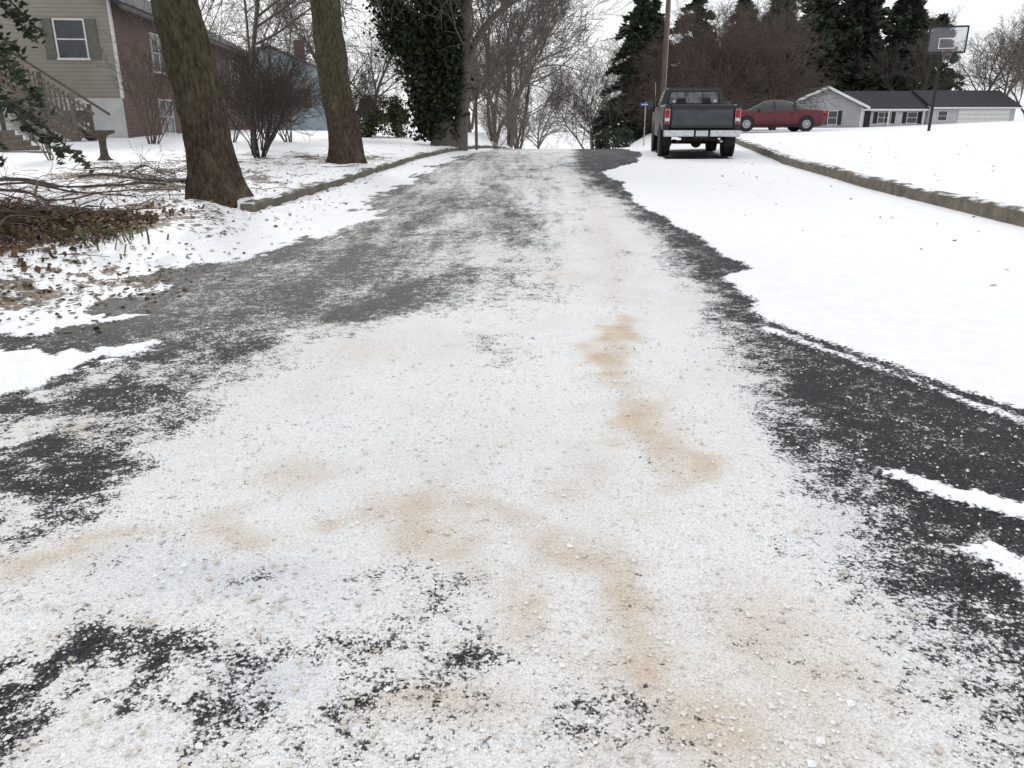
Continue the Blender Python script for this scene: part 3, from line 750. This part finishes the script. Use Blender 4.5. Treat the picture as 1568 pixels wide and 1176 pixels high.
# ------------------------------------------------------------------ buildings
def siding(name,c,step=.13,dark=.55):
    m,nt,b=newmat(name)
    co=N(nt,'ShaderNodeTexCoord').outputs['Object']; sp=N(nt,'ShaderNodeSeparateXYZ'); nt.links.new(co,sp.inputs[0])
    fr=math_(nt,'FRACT',math_(nt,'DIVIDE',sp.outputs[2],step))
    e=ramp01(nt,fr,.0,.16)
    n=noise_(nt,co,1.3,3,.6)
    cc=mix_(nt,ramp01(nt,n,.3,.7),c,tuple(x*.85 for x in c))
    nt.links.new(mix_(nt,e,tuple(x*dark for x in c),cc),b.inputs['Base Color']); b.inputs['Roughness'].default_value=.7
    bp=N(nt,'ShaderNodeBump'); bp.inputs['Distance'].default_value=.02; nt.links.new(fr,bp.inputs['Height']); nt.links.new(bp.outputs[0],b.inputs['Normal'])
    return m
def brickmat():
    m,nt,b=newmat('brick')
    co=N(nt,'ShaderNodeTexCoord').outputs['Object']
    sx=N(nt,'ShaderNodeSeparateXYZ'); nt.links.new(co,sx.inputs[0]); cb=N(nt,'ShaderNodeCombineXYZ')
    nt.links.new(math_(nt,'ADD',sx.outputs[0],sx.outputs[1]),cb.inputs[0]); nt.links.new(sx.outputs[2],cb.inputs[1])
    br=N(nt,'ShaderNodeTexBrick'); nt.links.new(cb.outputs[0],br.inputs[0]); br.inputs['Scale'].default_value=1
    br.inputs['Brick Width'].default_value=.22; br.inputs['Row Height'].default_value=.075; br.inputs['Mortar Size'].default_value=.008
    br.inputs['Color1'].default_value=(.15,.075,.058,1); br.inputs['Color2'].default_value=(.09,.05,.042,1); br.inputs['Mortar'].default_value=(.20,.18,.165,1)
    nt.links.new(br.outputs[0],b.inputs['Base Color']); b.inputs['Roughness'].default_value=.9
    return m
shingle=simple('dark_shingle',(.045,.047,.055),(.03,.032,.038),9,.9,stretch=(1,1,1))
beige=siding('beige_siding',(.31,.285,.235)); brick=brickmat(); fwhite=simple('painted_block',(.55,.56,.55),(.45,.46,.45),2,.8)
greys=siding('grey_siding',(.36,.37,.39)); lgrey=siding('light_siding',(.50,.51,.52)); blues=siding('blue_siding',(.42,.50,.55))
roofg=simple('grey_shingle',(.16,.165,.175),(.12,.125,.135),9,.9)
wood=simple('weathered_wood',(.18,.14,.11),(.10,.08,.065),9,.85,stretch=(1,1,4))
shut=simple('shutter_black',(.02,.022,.025),None,8,.6); olive=simple('shutter_olive',(.15,.15,.12),None,8,.7)

def window(mb,x0,x1,z0,z1,y,frame=white,sh=None,shw=.3,axis='y',sgn=-1,mull=True):
    def B(a0,a1,z0_,z1_,d0,d1,m,bev=0):
        p,q=sorted((y+sgn*d0,y+sgn*d1))
        if axis=='y': mb.box(a0,a1,p,q,z0_,z1_,m,bev)
        else: mb.box(p,q,a0,a1,z0_,z1_,m,bev)
    f=.05
    B(x0,x1,z1-f,z1,-.02,.05,frame); B(x0-.03,x1+.03,z0-.02,z0+f,-.02,.07,frame)
    B(x0,x0+f,z0+f,z1-f,-.02,.05,frame); B(x1-f,x1,z0+f,z1-f,-.02,.05,frame)
    B(x0+f,x1-f,z0+f,z1-f,-.02,.012,glass)
    if mull:
        zm=(z0+z1)/2; B(x0+f,x1-f,zm-.02,zm+.02,.013,.035,frame)
        if x1-x0>1.3: xm=(x0+x1)/2; B(xm-.03,xm+.03,z0+f,z1-f,.014,.042,frame)
    if sh:
        B(x0-.04-shw,x0-.04,z0,z1,-.02,.04,sh); B(x1+.04,x1+.04+shw,z0,z1,-.02,.04,sh)

def roofslab(mb,a,th,m):
    vs=[mb.bm.verts.new(p) for p in a+[(p[0],p[1],p[2]+th) for p in a]]; i=mb.mi(m)
    for q in ((0,1,2,3),(7,6,5,4),(0,4,5,1),(3,2,6,7),(0,3,7,4),(1,5,6,2)): mb.bm.faces.new([vs[k_] for k_ in q]).material_index=i
def brick_house():
    root=empty('brick_house',-13.3,28,0,math.atan2(.104,.995))
    z0,zf,ze=.2,2.3,5.35; W=10; D=24
    mb=MB()
    mb.box(-W,0,0,D,z0,ze,brick)
    mb.box(-W,-.02,-.03,.3,zf,ze,beige); mb.box(-W,-.015,-.05,.3,z0,zf-.005,fwhite)
    mb.box(-.05,.02,-.06,.08,zf,ze,white)
    ap=ze+2.6
    mb.poly([(-W,-.03,ze),(0,-.03,ze),(-W/2,-.03,ap)],beige); mb.poly([(-W,D,ze),(-W/2,D,ap),(0,D,ze)],beige)
    mb.obj('walls',root)
    mb=MB()
    for s in (0,1):
        e=.45; xE=e if s else -W-e; zE=ze-e*2.6/5
        roofslab(mb,[(xE,-.4,zE),(xE,D+.4,zE),(-W/2,D+.4,ap),(-W/2,-.4,ap)],.16,shingle)
    mb.obj('roof',root)
    mb=MB(); mb.box(.46,.56,-.4,D+.4,ze-.32,ze-.18,simple('gutter_brown',(.10,.08,.07),None,5,.5)); mb.obj('gutter',root)
    mb=MB()
    window(mb,-1.85,-.85,3.5,4.75,-.03,white,olive,.32)
    window(mb,-5.2,-4.2,3.5,4.75,-.03,white,olive,.32)
    window(mb,-2.05,-1.1,1.45,1.95,-.05,white,None,mull=False)
    window(mb,3.6,5.2,3.35,4.75,0,white,None,axis='x',sgn=1)
    window(mb,3.6,5.2,1.1,2.4,0,white,None,axis='x',sgn=1)
    window(mb,9.6,11.2,3.35,4.75,0,white,None,axis='x',sgn=1); window(mb,16,17.6,3.35,4.75,0,white,None,axis='x',sgn=1)
    mb.obj('windows',root)
brick_house()

def stairs():
    x,y=-13.15,24.6
    root=empty('wooden_staircase',x,y,G(x,y),R(4))
    mb=MB(); n=10; run=.27; rise=.185
    for i in range(n):
        mb.box(-.1-(i+1)*run,-.1-i*run+.03,0,1.1,(i+1)*rise-.04,(i+1)*rise,wood)
    L=n*run; H=n*rise
    for yy in (0.0,1.12):
        a=math.atan2(H,L); Mx=Matrix.Translation((-.05,yy,.02))@Matrix.Rotation(a,4,'Y')
        mb.box(-math.hypot(L,H)-.1,0,-.03,.03,-.1,.14,wood,0,Mx)
        for off in (.95,.22): mb.box(-math.hypot(L,H)-.1,0,-.025,.025,off,off+.07,wood,0,Mx)
        for k in range(n*2):
            xx=-.12-k*run/2; zz=(-xx)*H/L
            mb.box(xx-.018,xx+.018,yy-.015,yy+.015,zz+.2,zz+1.0,wood)
        for k in (0,5,10):
            xx=-.1-k*run; mb.box(xx-.05,xx+.05,yy-.05,yy+.05,-.3 if k else -.1,k*rise+1.15,wood)
    mb.box(-.1-L-2.2,-.1-L,0,1.5,H-.04,H,wood); mb.box(-.1-L-2.2,-.1-L,-.03,.03,H-.25,H-.05,wood)
    for k in range(16):
        xx=-.2-L-k*.13; mb.box(xx-.018,xx+.018,-.015,.015,H,H+.95,wood)
    mb.box(-.1-L-2.2,-.1-L,-.03,.03,H+.95,H+1.02,wood)
    for xx in (-.2-L-1.0,-.2-L-2.0): mb.box(xx-.06,xx+.06,-.06,.06,-.4,H+1.1,wood)
    mb.obj('steps_and_rails',root)
    root=empty('garden_steps',-11.6,19.4,G(-11.6,19.4),R(8))
    mb=MB()
    for i in range(5):
        mb.box(-2.4-i*.1,.3-i*.35,i*.42,i*.42+.14,-.1+i*.12,.05+i*.12,wood,.01); mb.box(-2.4-i*.1,.25-i*.35,i*.42+.15,i*.42+.41,-.1+i*.12,.03+i*.12,snowm,.01)
    mb.obj('timbers',root)
stairs()

def gable_roof(mb,x0,x1,y0,y1,ze,zr_,over=.4,th=.15,m=shingle):
    ym=(y0+y1)/2; k=(zr_-ze)/(ym-y0)
    for s in (0,1):
        yE=y0-over if s==0 else y1+over; zE=ze-over*k
        roofslab(mb,[(x0-over,yE,zE),(x1+over,yE,zE),(x1+over,ym,zr_),(x0-over,ym,zr_)],th,m)
def ranch():
    root=empty('ranch_house',0,0,0)
    Y0=85
    mb=MB()
    mb.box(28.4,36.5,Y0,Y0+9,.6,3.45,greys); mb.poly([(28.4,Y0,3.45),(36.5,Y0,3.45),(32.45,Y0,5.2)],greys)
    mb.box(36.5,44,Y0+1.5,Y0+9,.6,3.35,lgrey); mb.box(44,53,Y0+.8,Y0+9,.6,3.5,lgrey)
    mb.box(24.2,28.4,Y0+3,Y0+9,.6,3.3,greys)
    mb.obj('walls',root)
    mb=MB()
    for s in (-1,1):
        xE=32.45+s*4.6; roofslab(mb,[(xE,Y0-.6,3.2),(xE,Y0+5.3,3.2),(32.45,Y0+5.3,5.25),(32.45,Y0-.6,5.25)],.15,shingle)
        b=[(xE,Y0-.63,3.1),(32.45,Y0-.63,5.15),(32.45,Y0-.63,5.42),(xE,Y0-.63,3.38)]
        mb.poly(b if s>0 else b[::-1],white)
    gable_roof(mb,36.9,43.7,Y0+1.5,Y0+9.5,3.35,5.0); gable_roof(mb,44.3,53,Y0+.8,Y0+9,3.45,5.05); gable_roof(mb,24.4,28,Y0+3,Y0+9,3.3,4.6)
    mb.obj('roof',root)
    mb=MB()
    mb.box(36.9,44.1,Y0+.98,Y0+1.08,3.02,3.2,white); mb.box(44,53.4,Y0+.3,Y0+.4,3.2,3.36,white)
    for xx in (37.2,39.9,43.6): mb.box(xx-.07,xx+.07,Y0+1.1,Y0+1.24,.8,3.1,white)
    mb.box(28.3,28.5,Y0-.05,Y0+.1,.6,3.3,white); mb.box(36.4,36.6,Y0-.05,Y0+.1,.6,3.3,white)
    mb.obj('trim',root)
    mb=MB()
    window(mb,33.0,34.0,1.6,3.0,Y0,white,shut,.42); window(mb,29.6,30.5,1.7,2.9,Y0,white,shut,.4)
    window(mb,38.9,40.3,1.75,2.9,Y0+1.5,white,shut,.42); window(mb,42.0,43.1,1.75,2.9,Y0+1.5,white,shut,.42)
    mb.box(37.2,38.1,Y0+1.4,Y0+1.48,1.1,3.0,shut)
    mb.box(47.0,52.4,Y0+.72,Y0+.79,1.4,3.15,white)
    for k in range(3): mb.box(47.0,52.4,Y0+.71,Y0+.725,1.75+k*.43,1.77+k*.43,shut)
    window(mb,44.9,45.9,2.0,3.0,Y0+.8,white,None)
    mb.obj('windows',root)
ranch()

def blue_house():
    x,y=-14.2,49
    root=empty('blue_house',x,y,G(x,y)-.3,R(6))
    mb=MB(); mb.box(-3.5,3.3,0,9,0,3.6,blues); mb.poly([(-3.5,0,3.6),(3.3,0,3.6),(-.1,0,5.0)],blues); mb.obj('walls',root)
    mb=MB()
    for s in (-1,1):
        roofslab(mb,[(-.1+s*3.8,-.4,3.45),(-.1+s*3.8,9.4,3.45),(-.1,9.4,5.05),(-.1,-.4,5.05)],.13,roofg)
    mb.box(.9,1.5,3,3.6,4.4,5.7,brick)
    mb.obj('roof',root)
    mb=MB(); window(mb,-1.4,-.4,1.6,2.8,0,white); window(mb,1.2,2.2,1.6,2.8,0,white); window(mb,2,3,1.6,2.8,3.3,white,axis='x',sgn=1); mb.obj('windows',root)
blue_house()

# ------------------------------------------------------------------ furniture
def poles():
    wd=simple('pole_wood',(.17,.11,.085),(.10,.07,.055),6,.9,stretch=(3,3,.4)); gm=simple('galvanised',(.4,.41,.42),None,9,.5,metal=.6)
    x,y=6.8,37.; root=empty('utility_pole',x,y,G(x,y))
    mb=MB(); mb.cyl((0,0,-.3),(0,0,10.5),.105,.085,wd,12); mb.cyl((.12,-.02,0),(.105,-.02,6.5),.018,.018,gm,8)
    mb.box(-1.1,1.1,-.06,.06,9.4,9.52,wd)
    for k in (-1,-.4,.4,1): mb.cyl((k,0,9.52),(k,0,9.7),.04,.03,gm,8)
    mb.obj('pole',root)
    x,y=-.2,50.; root=empty('utility_pole',x,y,0)
    mb=MB(); mb.cyl((0,0,-2),(0,0,6.0),.12,.10,wd,10); mb.box(-.6,.6,-.05,.05,5.4,5.5,wd); mb.obj('pole',root)
    T=Tubes(); blk=simple('cable_black',(.03,.03,.03),None,4,.6)
    for (a,b,s) in (((-.8,50,5.5),(6.8,37,8.9),.4),((-.8,50,5.5),(-26,44,6.6),.5),((.4,50,5.55),(-26,44.2,7.4),.5),((6.8,37,9.7),(40,34,12),.8),((6.8,37,8.9),(-30,30,8.2),1.2),((-.2,50,5.0),(-13.6,50,4.9),.4)):
        t=np.linspace(0,1,20)[:,None]; P=np.array(a)*(1-t)+np.array(b)*t; P[:,2]-=s*4*(t*(1-t))[:,0]
        T.add(P,np.full(20,.014),4)
    T.obj('overhead_wires',blk)
    x,y=5.4,33.; root=empty('street_name_sign',x,y,G(x,y))
    mb=MB(); mb.cyl((0,0,-.1),(0,0,1.72),.022,.022,gm,8); mb.obj('post',root)
    mb=MB(); bl=simple('sign_blue',(.02,.10,.42),(.02,.08,.36),6,.5); mb.box(-.22,.28,-.012,.012,1.55,1.68,bl,.003); mb.box(-.17,.23,-.015,-.0125,1.60,1.63,white); mb.obj('sign_blade',root)
    x,y=-1.25,28.3; root=empty('bird_house_post',x,y,G(x,y)-.1)
    mb=MB(); mb.box(-.05,.05,-.05,.05,0,2.0,wood); mb.box(-.12,.12,-.12,.12,1.85,2.15,wood); mb.hull([(-.17,-.17,2.151),(.17,-.17,2.151),(.17,.17,2.151),(-.17,.17,2.151)],[(-.17,-.01,2.28),(.17,-.01,2.28),(.17,.01,2.28),(-.17,.01,2.28)],wood); mb.obj('post_and_box',root)
poles()
def hoop():
    x,y=17.0,33.; root=empty('basketball_hoop',x,y,G(x,y),R(-15))
    bk=simple('black_metal',(.02,.02,.022),None,8,.5)
    m,nt,b=newmat('backboard_acrylic'); b.inputs['Base Color'].default_value=(.25,.27,.3,1); b.inputs['Alpha'].default_value=.25; b.inputs['Roughness'].default_value=.3
    mb=MB(); mb.box(-.05,.05,-.05,.05,-.2,3.5,bk,.01)
    mb.box(-.05,.05,-.62,-.05,3.42,3.5,bk); mb.box(-.05,.05,-.62,-.05,3.02,3.1,bk); mb.cyl((0,.05,2.2),(0,-.55,3.05),.025,.025,bk,8); mb.cyl((0,.2,2.9),(0,-.6,3.4),.025,.025,bk,8)
    mb.obj('pole',root)
    mb=MB(); mb.box(-.66,.66,-.68,-.66,2.92,3.82,m)
    for a in ((-.68,.68,3.80,3.86),(-.68,.68,2.88,2.94)): mb.box(a[0],a[1],-.70,-.64,a[2],a[3],bk)
    for a in (-.69,.64): mb.box(a,a+.05,-.70,-.64,2.94,3.80,bk)
    for a in ((-.3,.3,3.40,3.43),(-.3,.3,3.05,3.08)): mb.box(a[0],a[1],-.695,-.685,a[2],a[3],white)
    for a in (-.3,.27): mb.box(a,a+.03,-.695,-.685,3.08,3.40,white)
    mb.obj('backboard',root)
    T=Tubes(); a=np.linspace(0,2*math.pi,25); o=simple('rim_orange',(.25,.06,.03),None,5,.5)
    T.add(np.stack([.23*np.cos(a),-.95+.23*np.sin(a),np.full(25,3.0)],-1),np.full(25,.010),5); q=T.obj('rim',o); q.parent=root
    T=Tubes(); nm_=simple('net_cord',(.4,.4,.4),None,5,.8)
    for k in range(12):
        an=k*math.pi/6; T.add([(.23*math.cos(an),-.95+.23*math.sin(an),3.0),(.16*math.cos(an+.25),-.95+.16*math.sin(an+.25),2.8),(.11*math.cos(an),-.95+.11*math.sin(an),2.6)],[.003]*3,3)
    q=T.obj('net',nm_); q.parent=root
hoop()
def birdbath():
    x,y=-8.7,17.1; root=empty('bird_bath',x,y,G(x,y)-.02)
    st=simple('mossy_stone',(.12,.10,.08),(.06,.05,.04),14,.9,.01)
    prof=[(.16,0),(.17,.05),(.12,.09),(.085,.15),(.07,.3),(.075,.45),(.10,.52),(.14,.56),(.26,.60),(.275,.63),(.27,.66),(.2,.645),(.02,.64)]
    n=28; mb=MB(); mb.loft([[(r_*math.cos(2*math.pi*k/n),r_*math.sin(2*math.pi*k/n),z) for k in range(n)] for r_,z in prof],st); mb.obj('pedestal_and_bowl',root)
birdbath()

def brush():
    rng=np.random.default_rng(77)
    root=empty('brush_pile',0,0,0)
    T=Tubes(); CX,CY=-4.95,7.6
    for i in range(300):
        cx=rng.normal(CX,.65); cy=rng.normal(CY,.65)
        if cx>-4.0: cx=CX-rng.random()
        L=rng.uniform(.4,1.5); a=rng.normal(0.3,1.1); hmax=.28*math.exp(-((cx-CX)/.9)**2-((cy-CY)/.8)**2)
        z0=G(cx,cy)+rng.uniform(.02,1)*hmax+.03; n=7; tt=np.linspace(-.5,.5,n)
        bow=rng.normal(0,.3); P=np.stack([cx+tt*L*math.cos(a)-bow*(tt**2)*math.sin(a)*2,cy+tt*L*math.sin(a)+bow*tt**2*2,z0+tt*rng.normal(0,.22)*L+.1*(.25-tt**2)],-1)
        P+=rng.normal(0,.012,P.shape)
        P[:,2]=np.maximum(P[:,2],zat(P[:,0],P[:,1])+.012)
        r0=rng.choice([.004,.006,.009,.015],p=[.45,.3,.2,.05]); T.add(P,np.linspace(r0,r0*.4,n),4)
    for (x0,y0,x1,y1,r0) in ((-8,12.0,-5.0,11.4,.035),(-7.5,11.2,-4.6,10.9,.02),(-7,12.8,-4.4,12.6,.022),(-6.5,13.5,-5.2,12.,.015),(-7.,10.3,-4.8,10.0,.022),(-6.9,14.5,-5.4,13.6,.015)):
        t=np.linspace(0,1,10); Px=x0+(x1-x0)*t; Py=y0+(y1-y0)*t+.08*np.sin(t*7); P=np.stack([Px,Py,zat(Px,Py)+.05+.05*np.sin(t*9)],-1)
        T.add(P,np.linspace(r0,r0*.4,10),6)
        for k in range(7):
            q=P[int(rng.integers(2,9))]; grow(T,rng,q,norm(np.array([rng.uniform(-.2,1),rng.normal(0,.7),.2])),.8,.008,0,[4,3],rmin=.003,trop=-.05)
    for k in range(140):
        x=rng.uniform(-8.5,-3.2); y=rng.uniform(9.0,21)
        if x>float(leftedge(y))-.3: continue
        a=rng.uniform(0,6.28); L=rng.uniform(.2,.8); t=np.linspace(0,1,5); Px=x+t*L*math.cos(a); Py=y+t*L*math.sin(a)
        P=np.stack([Px,Py,zat(Px,Py)+.012+rng.random(5)*.03],-1); T.add(P,np.linspace(.007,.003,5),3)
    o=T.obj('branches',barkr); o.parent=root
    cx=rng.normal(CX,.8,4200); cy=rng.normal(CY,.8,4200); hm=.22*np.exp(-((cx-CX)/.9)**2-((cy-CY)/.8)**2)
    P=np.stack([cx,cy,zat(cx,cy)+.02+rng.random(4200)*hm],-1); P=P[cx<-3.7]
    V_,F_=leafcloud(P,.045,rng); o=make_mesh('dead_leaves',V_,F_,None,[drym],smooth=False); o.parent=root
    T2V=[];T2F=[];k=0
    for i in range(60):
        x=rng.normal(-3.75,.22); y=rng.normal(7.15,.3); a=rng.uniform(0,6.28); L=rng.uniform(.08,.22); z=float(zat(x,y))+.0; w=.009
        d=np.array([math.cos(a),math.sin(a),0]); s_=np.array([-d[1],d[0],0])*w; b=np.array([x,y,z]); le_=rng.uniform(.4,1.1)
        m_=b+d*L*.35*le_+np.array([0,0,L*.6]); e=b+d*L*le_+np.array([0,0,L*(.95-le_*.5)])
        T2V+=[b-s_,b+s_,m_+s_,m_-s_,e+s_*.15,e-s_*.15]; T2F+=[(k,k+1,k+2,k+3),(k+3,k+2,k+4,k+5)]; k+=6
    make_mesh('green_shoots',T2V,np.array(T2F),None,[greenm],smooth=False)
    P=[]
    def sc(n,mx,my,sx,sy,cond=None):
        x=rng.normal(mx,sx,n); y=rng.normal(my,sy,n); ok=np.ones(n,bool)
        if cond is not None: ok=cond(x,y)
        x=x[ok];y=y[ok]; P.append(np.stack([x,y,zat(x,y)+.006],-1))
    sc(620,-3.5,5.9,.6,.7,lambda x,y:(x<-2.5)); sc(260,-3.2,9.5,1.,1.8,lambda x,y:x<-2.3); sc(650,-4.8,13,1.6,2.5,lambda x,y:x<-2.6); sc(350,-3.6,18,1.5,4,lambda x,y:x<leftedge(y)+.4)
    sc(16,4,7.5,1.2,3,lambda x,y:(x>2.4)&(x<5.8)); sc(40,5,14,1.6,5,lambda x,y:(x>2.4)&(x<5.8)); sc(170,9,17,3,6,lambda x,y:x>rightedge(y)+.3)
    P=np.concatenate(P); n=len(P)
    a=rng.uniform(0,6.28,n); u=np.stack([np.cos(a),np.sin(a),rng.normal(0,.15,n)],-1); v=np.stack([-np.sin(a),np.cos(a),rng.normal(0,.3,n)],-1)
    s=(.036*rng.uniform(.4,1.3,n))[:,None]
    q=[P-u*s*.6,P-u*s*.2-v*s*.4,P+u*s*.3-v*s*.35,P+u*s*.7+np.array([0,0,.008]),P+u*s*.25+v*s*.4,P-u*s*.25+v*s*.38]
    V_=np.stack(q,1).reshape(-1,3); F_=np.arange(6*n).reshape(-1,6)
    make_mesh('fallen_leaves',V_,F_,None,[drym],smooth=False)
brush()

def crumbs():
    rng=np.random.default_rng(91); n=30000
    y=1.25+3.2*rng.random(n)**1.6; x=rng.uniform(-1.,1.,n)*(.9*y+.25)
    ci=np.clip(np.searchsorted(xs,x),0,len(xs)-1); ri=np.clip(np.searchsorted(ys,y),0,len(ys)-1)
    Cg=C.reshape(rows,cols)[ri,ci]; Sg=Smask.reshape(rows,cols)[ri,ci]; Zg=Z.reshape(rows,cols)[ri,ci]
    keep=(rng.random(n)<np.clip(Cg*1.2+.12,0.10,1))&(Sg<.4)
    x=x[keep];y=y[keep];z=Zg[keep];n=len(x)
    s=rng.lognormal(math.log(.0029),.55,n); s=np.minimum(s,.014)
    base=np.array([(1,0,0),(-1,0,0),(0,1,0),(0,-1,0),(0,0,1),(0,0,-1)],float)
    V_=base[None]*rng.uniform(.6,1.2,(n,6,1))*s[:,None,None]; V_[:,:,2]*=.8
    an=rng.uniform(0,6.28,n); c_,s_=np.cos(an)[:,None],np.sin(an)[:,None]
    vx=V_[:,:,0]*c_-V_[:,:,1]*s_; vy=V_[:,:,0]*s_+V_[:,:,1]*c_
    V_=np.stack([vx+x[:,None],vy+y[:,None],V_[:,:,2]+z[:,None]+s[:,None]*.4],-1).reshape(-1,3)
    f=np.array([(0,2,4),(2,1,4),(1,3,4),(3,0,4),(2,0,5),(1,2,5),(3,1,5),(0,3,5)])
    F_=(f[None]+np.arange(n)[:,None,None]*6).reshape(-1,3)
    m=leafmat('salt_crystal',(.64,.58,.50),(.93,.93,.93),5)
    make_mesh('road_salt_grains',V_,F_,None,[m],smooth=False)
crumbs()

# ------------------------------------------------------------------ world / light / camera
w=bpy.data.worlds.new('World'); scene.world=w; w.use_nodes=True; nt=w.node_tree
bg=nt.nodes['Background']; sky=N(nt,'ShaderNodeTexSky'); sky.sky_type='NISHITA'; sky.sun_disc=False
el,az=R(32),R(-25)
sky.sun_elevation=el; sky.sun_rotation=az; sky.air_density=1; sky.dust_density=3
co=N(nt,'ShaderNodeTexCoord').outputs['Generated']
cl=noise_(nt,co,2.2,2,.55)
cloud=mix_(nt,ramp01(nt,cl,.3,.7),(10.0,10.3,10.7),(11.6,11.7,11.9))
nt.links.new(mix_(nt,.93,sky.outputs[0],cloud),bg.inputs[0]); bg.inputs[1].default_value=.1
sun=bpy.data.lights.new('sun','SUN'); sun.energy=1.35; sun.angle=R(14); sun.color=(1,.97,.93)
so=bpy.data.objects.new('sun',sun); COL.objects.link(so)
sd=Vector((math.sin(az)*math.cos(el),math.cos(az)*math.cos(el),math.sin(el)))
so.rotation_euler=sd.to_track_quat('Z','Y').to_euler()
cam=bpy.data.cameras.new('cam'); cam.sensor_width=36; cam.lens=27; cam.clip_end=5000; cam.clip_start=.05
co_=bpy.data.objects.new('camera',cam); COL.objects.link(co_); co_.location=(0,0,1.35)
co_.rotation_euler=(R(90)-math.atan((588-195)/1176),0,0); scene.camera=co_
scene.view_settings.view_transform='Standard'; scene.view_settings.look='None'; scene.view_settings.exposure=0
print('TRIS',sum(len(o.data.polygons) for o in scene.objects if o.type=='MESH'))
